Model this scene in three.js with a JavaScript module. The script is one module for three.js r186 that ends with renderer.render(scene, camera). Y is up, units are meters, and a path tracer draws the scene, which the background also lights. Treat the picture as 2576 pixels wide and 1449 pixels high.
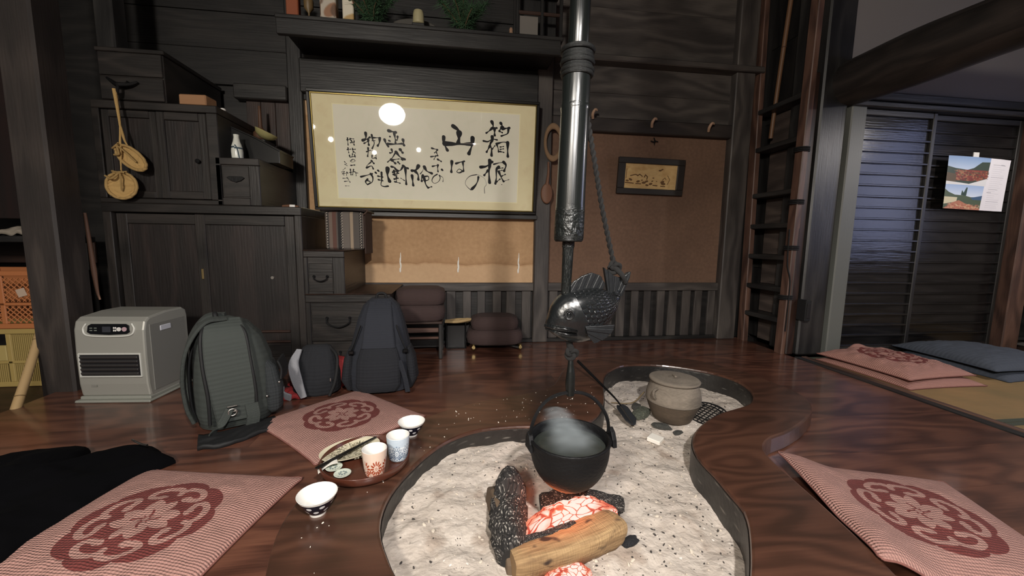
import * as THREE from 'three';
import { mergeGeometries, mergeVertices } from 'three/addons/utils/BufferGeometryUtils.js';
import { ImprovedNoise } from 'three/addons/math/ImprovedNoise.js';
import { RectAreaLightUniformsLib } from 'three/addons/lights/RectAreaLightUniformsLib.js';
import { Brush, Evaluator, SUBTRACTION } from 'three-bvh-csg';

// ------------------------------------------------------------------ camera, sky, exposure, large lights
const scene = new THREE.Scene();
const V = (x, y, z) => new THREE.Vector3(x, y, z);
const camera = new THREE.PerspectiveCamera(2 * Math.atan(0.7245) * 180 / Math.PI, 2576 / 1449, 0.05, 40);
camera.position.set(0, 0.9, 0);
camera.quaternion.setFromRotationMatrix(new THREE.Matrix4().makeBasis(V(0.99101, 0.01399, 0.13307), V(0.00201, 0.99284, -0.1194), V(-0.13379, 0.1186, 0.98388)));
const renderer = new THREE.WebGLRenderer({ antialias: true });
renderer.toneMapping = THREE.LinearToneMapping;
renderer.toneMappingExposure = 1.0;
renderer.shadowMap.enabled = true;
scene.background = new THREE.Color(0x000000);
RectAreaLightUniformsLib.init();
const LAMP = {                          // the lamps of the room; each is put inside or in front of the fitting built for it below
  globe: { at: V(-1.22, 2.2, 1.6), color: 0xfff7ec, power: 24 },
  pendant: { at: V(0.27, 1.72, 0.5), color: 0xfffaf6, power: 18.5 },
  side: { at: V(4.45, 2.1, -1.35), color: 0xfff6ee, power: 5.5 },
  window: { at: V(5.42, 1.62, -1.0), color: 0xb9c6ff, power: 0.5, w: 1.05, h: 1.5 },
  fire: { at: V(0.30, 0.10, -1.09), color: 0xff7a3c, power: 0.10 },
};

// ------------------------------------------------------------------ helpers
let seed = 7;
const rnd = () => { seed = (seed + 0x6d2b79f5) | 0; let t = Math.imul(seed ^ (seed >>> 15), 1 | seed); t = (t + Math.imul(t ^ (t >>> 7), 61 | t)) ^ t; return ((t ^ (t >>> 14)) >>> 0) / 4294967296; };
const rr = (a, b) => a + (b - a) * rnd();
const P = new ImprovedNoise(), N = (x, y, z = 0.37) => P.noise(x, y, z);
const fbm = (x, y, z = 0.37, o = 4) => { let s = 0, a = 0.5; for (let i = 0; i < o; i++) { s += a * P.noise(x, y, z + i * 3.1); x *= 2.03; y *= 2.03; a *= 0.5; } return s; };
const lerp = (a, b, t) => a + (b - a) * t, clamp = (x, a = 0, b = 1) => Math.min(b, Math.max(a, x));
const sst = (a, b, x) => { const t = clamp((x - a) / (b - a)); return t * t * (3 - 2 * t); };
const mixc = (a, b, t) => [lerp(a[0], b[0], t), lerp(a[1], b[1], t), lerp(a[2], b[2], t)];

const counts = {};
function numbered(name) { const n = counts[name] = (counts[name] ?? -1) + 1; return n ? name + '_' + String(n).padStart(3, '0') : name; }
function tag(o, label, category, group, kind) {
  if (label) o.userData.label = label;
  if (category) o.userData.category = category;
  if (group) o.userData.group = group;
  if (kind) o.userData.kind = kind;
  return o;
}
function thing(name, label, category, at = [0, 0, 0], turn = 0, group) {
  const o = new THREE.Group(); o.name = numbered(name); scene.add(o);
  o.position.set(...at); o.rotation.y = turn;
  return tag(o, label, category, group);
}
function struct(name, label) { const o = new THREE.Group(); o.name = numbered(name); scene.add(o); return tag(o, label, null, null, 'structure'); }
function part(name, geo, mat, parent, at, rot, label) {
  const m = new THREE.Mesh(Array.isArray(geo) ? merge(geo) : geo, mat);
  m.name = parent === scene ? numbered(name) : name;
  if (at) m.position.set(...at);
  if (rot) m.rotation.set(...rot);
  m.castShadow = m.receiveShadow = true;
  if (label) m.userData.label = label;
  parent.add(m);
  if (parent !== scene) { const same = parent.children.filter((c) => c !== m && (c.name === name || c.name.startsWith(name + '_') && /_\d{3}$/.test(c.name))).length; if (same) m.name = name + '_' + String(same).padStart(3, '0'); }
  return m;
}
function dup(root, at, turn, label) { const r = root.clone(); r.name = numbered(root.name.replace(/_\d{3}$/, '')); r.position.set(...at); r.rotation.y = turn; if (label) r.userData.label = label; scene.add(r); return r; }
function merge(list) {
  const l = list.map((g) => { g = g.index ? g.toNonIndexed() : g; for (const k of Object.keys(g.attributes)) if (!['position', 'normal', 'uv'].includes(k)) g.deleteAttribute(k); if (!g.attributes.uv) g.setAttribute('uv', new THREE.BufferAttribute(new Float32Array(g.attributes.position.count * 2), 2)); return g; });
  return mergeGeometries(l);
}
const mv = (g, x = 0, y = 0, z = 0, rx = 0, ry = 0, rz = 0) => g.applyMatrix4(new THREE.Matrix4().compose(V(x, y, z), new THREE.Quaternion().setFromEuler(new THREE.Euler(rx, ry, rz)), V(1, 1, 1)));
// uv in metres by the way each face looks; u runs along the grain axis
function metric(g, grain = 0, off = [0, 0]) {
  g = g.index ? g.toNonIndexed() : g;
  const p = g.attributes.position, n = p.count, uv = new Float32Array(n * 2), a = V(), b = V(), c = V();
  for (let i = 0; i < n; i += 3) {
    a.fromBufferAttribute(p, i); b.fromBufferAttribute(p, i + 1); c.fromBufferAttribute(p, i + 2);
    const q = b.clone().sub(a).cross(c.clone().sub(a)), d = [Math.abs(q.x), Math.abs(q.y), Math.abs(q.z)], k = d.indexOf(Math.max(...d));
    let ax = [0, 1, 2].filter((x) => x !== k); if (ax[1] === grain) ax = [ax[1], ax[0]];
    [a, b, c].forEach((v, j) => { const w = v.toArray(); uv[(i + j) * 2] = w[ax[0]] + off[0]; uv[(i + j) * 2 + 1] = w[ax[1]] + off[1] + (k === 1 ? 0.13 : 0); });
  }
  g.setAttribute('uv', new THREE.BufferAttribute(uv, 2));
  return g;
}
// box with chamfered edges (44 triangles), centred; uv in metres along its longest side
const boxes = new Map();
function cbox(w, h, d, c = 0.004, off) {
  const key = [w, h, d, c].map((x) => x.toFixed(4)).join(); if (!off && boxes.has(key)) return boxes.get(key);
  c = Math.min(c, w * 0.45, h * 0.45, d * 0.45);
  const X = w / 2, Y = h / 2, Z = d / 2, pos = [], tri = (...v) => pos.push(...v[0], ...v[1], ...v[2]), quad = (a, b, e, f) => { tri(a, b, e); tri(a, e, f); };
  const pt = (sx, sy, sz, k) => [sx * (X - (k === 0 ? 0 : c)), sy * (Y - (k === 1 ? 0 : c)), sz * (Z - (k === 2 ? 0 : c))];
  const out = (vs) => { const [a, b, e] = vs, n = [(b[1] - a[1]) * (e[2] - a[2]) - (b[2] - a[2]) * (e[1] - a[1]), (b[2] - a[2]) * (e[0] - a[0]) - (b[0] - a[0]) * (e[2] - a[2]), (b[0] - a[0]) * (e[1] - a[1]) - (b[1] - a[1]) * (e[0] - a[0])]; const m = vs.reduce((s, v) => [s[0] + v[0], s[1] + v[1], s[2] + v[2]], [0, 0, 0]); return n[0] * m[0] + n[1] * m[1] + n[2] * m[2] > 0 ? vs : vs.slice().reverse(); };
  for (const s of [-1, 1]) {
    quad(...out([pt(s, -1, -1, 0), pt(s, 1, -1, 0), pt(s, 1, 1, 0), pt(s, -1, 1, 0)]));
    quad(...out([pt(-1, s, -1, 1), pt(1, s, -1, 1), pt(1, s, 1, 1), pt(-1, s, 1, 1)]));
    quad(...out([pt(-1, -1, s, 2), pt(1, -1, s, 2), pt(1, 1, s, 2), pt(-1, 1, s, 2)]));
    for (const t of [-1, 1]) {
      quad(...out([pt(s, t, -1, 0), pt(s, t, 1, 0), pt(s, t, 1, 1), pt(s, t, -1, 1)]));
      quad(...out([pt(s, -1, t, 0), pt(s, 1, t, 0), pt(s, 1, t, 2), pt(s, -1, t, 2)]));
      quad(...out([pt(-1, s, t, 1), pt(1, s, t, 1), pt(1, s, t, 2), pt(-1, s, t, 2)]));
      for (const u of [-1, 1]) tri(...out([pt(s, t, u, 0), pt(s, t, u, 1), pt(s, t, u, 2)]));
    }
  }
  const g = new THREE.BufferGeometry(); g.setAttribute('position', new THREE.BufferAttribute(new Float32Array(pos), 3)); g.computeVertexNormals();
  const dims = [w, h, d], r = metric(g, dims.indexOf(Math.max(...dims)), off ?? [rr(0, 3), rr(0, 3)]);
  if (!off) boxes.set(key, r);
  return r;
}
// a box between two corners, as a part
function slab(name, mat, parent, x0, x1, y0, y1, z0, z1, c = 0.004) { return part(name, cbox(x1 - x0, y1 - y0, z1 - z0, c), mat, parent, [(x0 + x1) / 2, (y0 + y1) / 2, (z0 + z1) / 2]); }
const box = (x0, x1, y0, y1, z0, z1, c = 0.004) => cbox(x1 - x0, y1 - y0, z1 - z0, c).clone().translate((x0 + x1) / 2, (y0 + y1) / 2, (z0 + z1) / 2);
const curve = (pts, closed = false) => new THREE.CatmullRomCurve3(pts.map((p) => V(...p)), closed, 'catmullrom', 0.5);
const tube = (pts, r, seg = 24, rad = 8, closed = false) => new THREE.TubeGeometry(curve(pts, closed), seg, r, rad, closed);
// tube whose radius changes along its length, ends closed
function taper(pts, radii, seg = 24, rad = 10) {
  const c = curve(pts), f = c.computeFrenetFrames(seg), rings = [];
  for (let i = 0; i <= seg; i++) {
    const t = i / seg, p = c.getPointAt(t), k = t * (radii.length - 1), j = Math.min(radii.length - 2, Math.floor(k)), r = lerp(radii[j], radii[j + 1], k - j), ring = [];
    for (let a = 0; a < rad; a++) { const th = a / rad * 2 * Math.PI; ring.push(p.clone().addScaledVector(f.normals[i], Math.cos(th) * r).addScaledVector(f.binormals[i], Math.sin(th) * r).toArray()); }
    rings.push(ring);
  }
  return skin(rings);
}
// closed skin over rings of points
function skin(rings, caps = true) {
  const n = rings[0].length, pos = [], uv = [], idx = [];
  rings.forEach((r, i) => { for (let j = 0; j <= n; j++) { pos.push(...r[j % n]); uv.push(j / n, i / (rings.length - 1)); } });
  const w = n + 1;
  for (let i = 0; i < rings.length - 1; i++) for (let j = 0; j < n; j++) { const a = i * w + j, b = a + 1, c = a + w, d = c + 1; idx.push(a, c, b, b, c, d); }
  if (caps) for (const [i, flip] of [[0, false], [rings.length - 1, true]]) {
    const m = rings[i].reduce((s, p) => [s[0] + p[0] / n, s[1] + p[1] / n, s[2] + p[2] / n], [0, 0, 0]), at = pos.length / 3;
    pos.push(...m); uv.push(0.5, 0.5);
    for (let j = 0; j < n; j++) { pos.push(...rings[i][j]); uv.push(0.5, 0.5); }
    for (let j = 0; j < n; j++) { const a = at + 1 + j, b = at + 1 + (j + 1) % n; flip ? idx.push(at, b, a) : idx.push(at, a, b); }
  }
  let g = new THREE.BufferGeometry(); g.setAttribute('position', new THREE.BufferAttribute(new Float32Array(pos), 3)); g.setAttribute('uv', new THREE.BufferAttribute(new Float32Array(uv), 2)); g.setIndex(idx);
  g.computeVertexNormals();
  let v = 0; const p = g.attributes.position, A = V(), B = V(), C = V();
  for (let i = 0; i < idx.length; i += 3) { A.fromBufferAttribute(p, idx[i]); B.fromBufferAttribute(p, idx[i + 1]); C.fromBufferAttribute(p, idx[i + 2]); v += A.dot(B.cross(C)); }
  if (v < 0) { for (let i = 0; i < idx.length; i += 3) { const t = idx[i + 1]; idx[i + 1] = idx[i + 2]; idx[i + 2] = t; } g.setIndex(idx); g.computeVertexNormals(); }
  // one normal along the seam where the ring closes
  const nn = g.attributes.normal; for (let i = 0; i < rings.length; i++) { const a = i * w, b = a + n, s = V().fromBufferAttribute(nn, a).add(V().fromBufferAttribute(nn, b)).normalize(); nn.setXYZ(a, ...s.toArray()); nn.setXYZ(b, ...s.toArray()); }
  return g;
}
// body from sections [y, cx, cz, half x, half z, power]
function body(secs, n = 28, wob = 0, sd = 0) {
  return skin(secs.map(([y, cx, cz, hx, hz, p = 2.5]) => Array.from({ length: n }, (_, j) => {
    const t = j / n * 2 * Math.PI, c = Math.cos(t), s = Math.sin(t), q = Math.pow(Math.abs(c) ** p + Math.abs(s) ** p, -1 / p), k = 1 + wob * fbm(c * 1.7 + sd, y * 6 + s * 1.7, sd);
    return [cx + c * q * hx * k, y + wob * 0.04 * N(c * 3, s * 3, sd), cz + s * q * hz * k];
  })));
}
const lathe = (pts, n = 48) => new THREE.LatheGeometry(pts.map(([r, y]) => new THREE.Vector2(r, y)), n);
// a sheet z = f(u, v) closed with an underside
function blanket(nu, nv, f, thick) {
  const pos = [], uv = [], idx = [], w = nu + 1;
  for (const side of [0, 1]) for (let j = 0; j <= nv; j++) for (let i = 0; i <= nu; i++) {
    const [x, y, z, t = thick] = f(i / nu, j / nv); pos.push(x, side ? y - t : y, z); uv.push(i / nu, 1 - j / nv);
  }
  const o = w * (nv + 1);
  for (let j = 0; j < nv; j++) for (let i = 0; i < nu; i++) { const a = j * w + i, b = a + 1, c = a + w, d = c + 1; idx.push(a, c, b, b, c, d, o + a, o + b, o + c, o + b, o + d, o + c); }
  const rim = []; for (let i = 0; i < nu; i++) rim.push(i); for (let j = 0; j < nv; j++) rim.push(j * w + nu); for (let i = nu; i > 0; i--) rim.push(nv * w + i); for (let j = nv; j > 0; j--) rim.push(j * w);
  rim.forEach((a, k) => { const b = rim[(k + 1) % rim.length]; idx.push(a, b, o + a, b, o + b, o + a); });
  const g = new THREE.BufferGeometry(); g.setAttribute('position', new THREE.BufferAttribute(new Float32Array(pos), 3)); g.setAttribute('uv', new THREE.BufferAttribute(new Float32Array(uv), 2)); g.setIndex(idx); g.computeVertexNormals();
  return g;
}
const xy = (s) => s.trim().split(/\s+/).map((p) => p.split(',').map(Number));
function extr(pts, depth, bevel = 0.002, holes = []) {
  const sh = new THREE.Shape(pts.map(([x, y]) => new THREE.Vector2(x, y)));
  for (const h of holes) sh.holes.push(new THREE.Path(h.map(([x, y]) => new THREE.Vector2(x, y))));
  return new THREE.ExtrudeGeometry(sh, { depth, bevelEnabled: bevel > 0, bevelSize: bevel, bevelThickness: bevel, bevelSegments: 2, curveSegments: 6, steps: 1 });
}

// ------------------------------------------------------------------ textures and materials
const WR = THREE.RepeatWrapping;
function pix(w, h, f, size = [1, 1], srgb = true) {
  const d = new Uint8Array(w * h * 4);
  for (let y = 0; y < h; y++) for (let x = 0; x < w; x++) { const c = f(x / w * size[0], y / h * size[1], x, y), o = (y * w + x) * 4; if (typeof c === 'number') d[o] = d[o + 1] = d[o + 2] = clamp(c) * 255; else { d[o] = clamp(c[0], 0, 255); d[o + 1] = clamp(c[1], 0, 255); d[o + 2] = clamp(c[2], 0, 255); } d[o + 3] = 255; }
  const t = new THREE.DataTexture(d, w, h); t.wrapS = t.wrapT = THREE.MirroredRepeatWrapping; t.magFilter = THREE.LinearFilter; t.minFilter = THREE.LinearMipmapLinearFilter; if (srgb) t.colorSpace = THREE.SRGBColorSpace; t.repeat.set(1 / size[0], 1 / size[1]); t.needsUpdate = true;
  return t;
}
function canvasTex(w, h, draw, srgb = true) {
  const c = document.createElement('canvas'); c.width = w; c.height = h; draw(c.getContext('2d'), w, h);
  const t = new THREE.CanvasTexture(c); t.wrapS = t.wrapT = WR; if (srgb) t.colorSpace = THREE.SRGBColorSpace; return t;
}
const std = (color, roughness = 0.7, o = {}) => new THREE.MeshStandardMaterial({ color, roughness, ...o });
const phy = (color, roughness = 0.5, o = {}) => new THREE.MeshPhysicalMaterial({ color, roughness, ...o });

// wood: u along the grain, in metres
function woodTex(dark, mid, light, { stretch = 9, freq = 7, warp = 1.1, size = [2.4, 1.2], px = [1024, 512], z = 1, knots = 0 } = {}) {
  return pix(px[0], px[1], (u, v) => {
    const wv = fbm(u * 0.9, v * 3, z, 3) * warp, ring = Math.sin((v * freq + wv * 3 + knots * fbm(u * 2.2, v * 2.6, z + 9, 2)) * 6.28), fine = fbm(u * stretch, v * 150, z + 4, 3), mott = fbm(u * 1.6, v * 4, z + 7, 3);
    let t = 0.5 + 0.26 * ring + 0.42 * fine + 0.7 * mott; t = clamp(t);
    return t < 0.5 ? mixc(dark, mid, t * 2) : mixc(mid, light, t * 2 - 1);
  }, size);
}
const bumpWood = pix(512, 512, (u, v) => 0.5 + 0.5 * fbm(u * 5, v * 90, 2, 3) + 0.15 * fbm(u * 40, v * 40, 5, 2), [1.2, 1.2], false);
const TX = {
  floor: woodTex([62, 38, 30], [90, 57, 45], [114, 75, 58], { freq: 2.2, warp: 1.6, size: [4.2, 1.6], px: [2048, 1024], knots: 0.7, z: 3 }),
  frame: woodTex([56, 37, 28], [74, 48, 37], [90, 60, 46], { freq: 2.4, warp: 2.4, size: [2.6, 2.6], px: [1024, 1024], knots: 1.5, z: 13, stretch: 5 }),
  dark: woodTex([26, 25, 25], [38, 37, 36], [54, 52, 50], { size: [2.4, 1.2], z: 21 }),
  chest: woodTex([28, 26, 25], [42, 39, 37], [58, 53, 50], { size: [2.4, 1.2], z: 25, freq: 5 }),
  grey: woodTex([50, 46, 44], [68, 63, 60], [88, 82, 77], { size: [2.4, 1.2], z: 41 }),
  red: woodTex([58, 42, 36], [88, 64, 54], [112, 84, 70], { size: [2.4, 1.2], z: 31 }),
  ash: pix(1024, 1024, (u, v) => {
    const m = fbm(u * 3, v * 3, 1, 4), f = fbm(u * 26, v * 26, 4, 3), sp = N(u * 75, v * 75, 8) + 0.5 * N(u * 190, v * 190, 3), wp = N(u * 60 + 9, v * 60, 14);
    let c = mixc([176, 164, 152], [208, 198, 187], clamp(0.55 + 0.8 * m + 0.5 * f));
    if (sp > 0.62 && m > -0.12) c = mixc(c, [62, 56, 52], sst(0.62, 0.78, sp));
    if (wp > 0.56) c = mixc(c, [236, 230, 222], sst(0.56, 0.72, wp));
    const br = fbm(u * 7 + 20, v * 7, 17, 4); c = mixc(c, [150, 134, 120], sst(0.12, 0.4, br) * 0.75);
    return c;
  }, [1.1, 1.1]),
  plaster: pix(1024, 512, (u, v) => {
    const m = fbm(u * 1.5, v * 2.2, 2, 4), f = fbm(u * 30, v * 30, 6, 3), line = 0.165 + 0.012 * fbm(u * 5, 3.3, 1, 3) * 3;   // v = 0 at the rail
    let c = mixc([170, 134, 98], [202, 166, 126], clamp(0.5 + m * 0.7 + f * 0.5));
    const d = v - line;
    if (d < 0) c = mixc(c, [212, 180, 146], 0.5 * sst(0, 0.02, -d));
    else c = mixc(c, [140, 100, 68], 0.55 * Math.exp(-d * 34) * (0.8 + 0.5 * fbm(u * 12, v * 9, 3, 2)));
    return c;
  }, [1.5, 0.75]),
  clay: pix(512, 512, (u, v) => mixc([92, 70, 56], [118, 91, 73], clamp(0.5 + fbm(u * 2, v * 2, 5, 4) + 0.6 * fbm(u * 40, v * 40, 2, 2))), [1.2, 1.2]),
  iron: pix(512, 512, (u, v) => 0.5 + 0.5 * fbm(u * 60, v * 60, 2, 4), [0.5, 0.5], false),
  stone: pix(512, 512, (u, v) => mixc([98, 90, 80], [136, 126, 113], clamp(0.5 + fbm(u * 5, v * 5, 9, 4) + 0.5 * fbm(u * 50, v * 50, 2, 2))), [0.5, 0.5]),
};
const grainy = (map, roughness, o = {}, bump = 0.0012) => phy(0xffffff, roughness, { map, bumpMap: bumpWood, bumpScale: bump, ...o });
const M = {
  floor: grainy(TX.floor, 0.34, { clearcoat: 0.55, clearcoatRoughness: 0.13 }, 0.0004),
  frame: grainy(TX.frame, 0.36, { clearcoat: 0.5, clearcoatRoughness: 0.2 }, 0.0003),
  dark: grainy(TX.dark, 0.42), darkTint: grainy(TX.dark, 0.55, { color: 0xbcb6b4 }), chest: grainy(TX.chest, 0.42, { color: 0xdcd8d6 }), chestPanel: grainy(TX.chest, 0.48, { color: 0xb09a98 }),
  slat: grainy(TX.dark, 0.2, { color: 0xb8b4b6 }), grey: grainy(TX.grey, 0.5), greyTint: grainy(TX.grey, 0.6, { color: 0xb8b0ae }), red: grainy(TX.red, 0.5), redDark: grainy(TX.red, 0.5, { color: 0x8a7f78 }), bamboo: std(0xa58a62, 0.5),
  greyBoard: grainy(TX.grey, 0.6, { color: 0xfff0e8 }),
  black: std(0x0b0b0d, 0.8), blackGloss: phy(0x0a0a0b, 0.28), iron: phy(0x09090b, 0.6, { specularIntensity: 0.6, bumpMap: TX.iron, bumpScale: 0.002 }), brass: phy(0xa89468, 0.4, { metalness: 1 }), steel: phy(0xb8b4ae, 0.35, { metalness: 1 }),
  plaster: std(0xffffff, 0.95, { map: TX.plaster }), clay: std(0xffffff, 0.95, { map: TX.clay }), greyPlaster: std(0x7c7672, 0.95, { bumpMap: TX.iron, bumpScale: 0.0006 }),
  white: phy(0xe9e7e2, 0.18), paper: std(0xe8e4da, 0.9), straw: std(0xb2925c, 0.9, { bumpMap: bumpWood, bumpScale: 0.003 }),
};

// ------------------------------------------------------------------ the room: ground, floor boards, walls, posts, beams, ceiling
const T = 0.08;                                     // height of the hearth frame above the boards
const INNER = xy(`0.729,-0.807 0.836,-0.945 0.863,-0.987 0.889,-1.043 0.899,-1.117 0.914,-1.215 0.920,-1.300 0.935,-1.369 0.974,-1.453 1.040,-1.535 1.159,-1.628 1.276,-1.695 1.408,-1.743 1.500,-1.785 1.595,-1.880
 1.655,-1.995 1.672,-2.122 1.628,-2.250 1.503,-2.370 1.363,-2.453 1.240,-2.480 1.107,-2.476 1.005,-2.418 0.897,-2.295 0.816,-2.111 0.742,-1.905 0.663,-1.763 0.588,-1.685 0.471,-1.660 0.365,-1.668 0.230,-1.675 0.076,-1.654 -0.050,-1.575 -0.125,-1.479 -0.186,-1.362
 -0.221,-1.269 -0.236,-1.190 -0.236,-1.110 -0.222,-1.045 -0.200,-0.990 -0.163,-0.913 -0.080,-0.800 0.050,-0.700 0.220,-0.630 0.400,-0.610 0.580,-0.660`);
const OUTER = xy(`1.870,-1.905 1.862,-2.050 1.820,-2.260 1.680,-2.500 1.450,-2.650 1.200,-2.700 0.980,-2.660 0.790,-2.550 0.670,-2.400 0.610,-2.270 0.530,-2.130 0.380,-2.040 0.120,-1.955 -0.140,-1.800 -0.360,-1.560 -0.480,-1.300 -0.500,-1.150
 -0.475,-1.000 -0.400,-0.800 -0.270,-0.600 -0.050,-0.420 0.200,-0.330 0.500,-0.310 0.780,-0.380 0.970,-0.530 1.075,-0.750 1.130,-0.980 1.160,-1.150 1.180,-1.280 1.215,-1.370 1.300,-1.445 1.435,-1.498 1.600,-1.585 1.757,-1.700 1.835,-1.800`);
const loop = (pts, n, off = 0) => { const c = new THREE.CatmullRomCurve3(pts.map(([x, z]) => V(x, 0, z)), true, 'centripetal'), p = c.getSpacedPoints(n); p.pop(); const a = p.reduce((s, q, i) => s + q.x * p[(i + 1) % p.length].z - p[(i + 1) % p.length].x * q.z, 0) > 0 ? 1 : -1;
  return p.map((q, i) => { const d = p[(i + 1) % p.length].clone().sub(p[(i - 1 + p.length) % p.length]).normalize(); return [q.x + d.z * off * a, q.z - d.x * off * a]; }); };
const inside = (pts, x, z) => { let r = false; for (let i = 0, j = pts.length - 1; i < pts.length; j = i++) if ((pts[i][1] > z) !== (pts[j][1] > z) && x < (pts[j][0] - pts[i][0]) * (z - pts[i][1]) / (pts[j][1] - pts[i][1]) + pts[i][0]) r = !r; return r; };
const flatShape = (pts, y0, h, bevel, holes = []) => extr(pts.map(([x, z]) => [x, -z]), h - 2 * bevel, bevel, holes.map((q) => q.map(([x, z]) => [x, -z]))).rotateX(-Math.PI / 2).translate(0, y0 + bevel, 0);

slab('floor', M.redDark, scene, -3.8, 5.7, -0.2, -0.075, -3.7, 3.0).userData.kind = 'structure';   // earth ground under the raised floor
{
  const fl = struct('floor', 'raised floor of wide glossy brown boards around the gourd-shaped hearth');
  const hole = new Brush(flatShape(loop(INNER, 120, 0.012), -0.2, 0.5, 0)), ev = new Evaluator(); ev.attributes = ['position', 'normal', 'uv']; ev.useGroups = false; hole.updateMatrixWorld();
  let z = -3.45, i = 0;
  while (z < 2.75) {
    const w = 0.285 + 0.05 * Math.sin(i * 2.3), z1 = Math.min(z + w, 2.78);
    const cuts = i % 3 === 0 ? [-2.29, 0.62, 2.67] : i % 3 === 1 ? [-2.29, 2.67] : [-2.29, -0.9, 2.67];
    for (let k = 0; k < cuts.length - 1; k++) {
      let g = metric(new THREE.BoxGeometry(cuts[k + 1] - cuts[k] - 0.0006, 0.05, z1 - z - 0.0008), 0, [i * 0.93 + k * 1.7, i * 0.417]).translate((cuts[k] + cuts[k + 1]) / 2, -0.025, (z + z1) / 2);
      if (z1 > -2.6 && z < -0.55 && cuts[k + 1] > -0.3 && cuts[k] < 1.75) { const b = new Brush(g); b.updateMatrixWorld(); g = ev.evaluate(b, hole, SUBTRACTION).geometry; g = g.index ? g.toNonIndexed() : g; for (const q of Object.keys(g.attributes)) if (!['position', 'normal', 'uv'].includes(q)) g.deleteAttribute(q); }
      part('plank', g, M.floor, fl);
    }
    z = z1; i++;
  }
  slab('edge_sill', M.dark, fl, 2.675, 2.735, -0.04, 0.004, -2.78, 2.78); slab('edge_sill', M.red, fl, 2.739, 2.782, -0.04, 0.006, -2.78, 2.78);
}
const wb = struct('wall_back', 'back wall of ochre clay panels between dark posts over a boarded dado');
slab('backing', M.darkTint, wb, -3.8, 5.7, -0.08, 3.4, -3.62, -3.49);
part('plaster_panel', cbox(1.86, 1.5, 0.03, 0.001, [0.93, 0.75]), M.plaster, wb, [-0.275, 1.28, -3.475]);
part('plaster_panel', cbox(1.66, 1.34, 0.03, 0.001, [0.4, 0.6]), M.clay, wb, [1.6, 1.19, -3.475]);
for (const [x, y, s] of [[-0.485, 0.69, 1], [0.0, 0.675, 0.7], [0.525, 0.69, 1.1]]) part('white_streak', [0, 1, 2, 3].map((i) => mv(new THREE.SphereGeometry(1, 10, 8).scale(0.008 - i * 0.0012, 0.022 + 0.006 * i, 0.004), (i % 2 - 0.5) * 0.005, 0.052 * s * (i - 1.4) * 0.7, 0)), M.paper, wb, [x, y, -3.459]);  // slightly raised whitish vertical streaks on the plaster face
for (const [x0, x1] of [[-0.78, 0.66], [0.78, 2.44]]) {
  slab('dado_rail', M.grey, wb, x0, x1, 0.46, 0.532, -3.49, -3.425);
  slab('dado_board', M.darkTint, wb, x0, x1, 0.03, 0.46, -3.5, -3.468, 0.001);
  const n = Math.round((x1 - x0) / 0.127);
  for (let i = 0; i < n; i++) { const x = x0 + (i + 0.5) * (x1 - x0) / n; part('batten', cbox(0.076 + 0.008 * Math.sin(i * 5.1), 0.43, 0.024, 0.003), M.grey, wb, [x + 0.004 * Math.sin(i * 3.3), 0.245, -3.456]); }
}
{ const b = slab('baseboard_back', M.dark, scene, -0.78, 2.44, 0, 0.032, -3.485, -3.41); b.userData.kind = 'structure'; }
for (let i = 0; i < 4; i++) slab('upper_board', M.darkTint, wb, -1.2, 0.66, 1.97 + i * 0.34, 1.97 + (i + 1) * 0.34 - 0.004, -3.49, -3.44 - 0.004 * (i % 2), 0.002);
for (let i = 0; i < 4; i++) slab('upper_board', M.grey, wb, 0.78, 2.44, 1.94 + (i < 2 ? i * 0.23 : 0.46 + (i - 2) * 0.45), 1.94 + (i < 2 ? (i + 1) * 0.23 : 0.46 + (i - 1) * 0.45) - 0.003, -3.49, -3.452 - 0.004 * (i % 2), 0.002);
for (let i = 0; i < 3; i++) slab('upper_board', M.redDark, wb, -1.62 + i * 0.105, -1.62 + (i + 1) * 0.105 - 0.002, 1.3, 1.94, -3.49, -3.46, 0.002);
for (let i = 0; i < 5; i++) slab('upper_board', M.darkTint, wb, -2.45, -1.2, 2.05 + i * 0.26, 2.05 + (i + 1) * 0.26 - 0.003, -3.49, -3.455 - 0.004 * (i % 2), 0.002);
let trimCount = 0; const nameTrim = (t) => { t.name = 'trim_' + (++trimCount); return t; };
const beam = (label, ...a) => { const t = slab('beam', a[6] ?? M.dark, scene, a[0], a[1], a[2], a[3], a[4], a[5], a[7] ?? 0.008); delete counts.beam; return tag(nameTrim(t), label, null, null, 'structure'); };
beam('dark square post behind the hanging hearth pole', 0.653, 0.785, 0, 3.3, -3.5, -3.4, M.grey);
beam('dark post at the right end of the clay wall', 2.42, 2.6, 0, 3.3, -3.5, -3.38, M.grey);
beam('dark post left of the framed calligraphy', -1.3, -1.19, 1.1, 3.3, -3.5, -3.42);
beam('horizontal rail above the stepped chest', -1.68, -1.3, 1.94, 2.05, -3.5, -3.4);
beam('horizontal rail above the small framed drawing', 0.785, 2.44, 1.835, 1.95, -3.5, -3.395, M.greyTint);
beam('narrow ledge running high across the right of the back wall', 0.785, 2.66, 2.385, 2.435, -3.5, -3.34, M.grey);
beam('broad dark beam above the framed calligraphy', -1.2, 0.66, 2.01, 2.26, -3.5, -3.39);
beam('heavy square post at the left of the room', -2.365, -2.19, -0.08, 3.3, -2.7, -2.52, M.greyTint, 0.012);
beam('narrow upright above the stepped chest', -2.225, -2.118, 2.02, 3.3, -3.06, -2.95);
beam('heavy dark post beside the ladder', 2.735, 2.965, 0, 3.3, -3.12, -2.82, M.dark, 0.012);
beam('thin strip fixed to the post beside the ladder', 2.66, 2.728, 0, 2.2, -2.9, -2.845, M.redDark);
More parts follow.
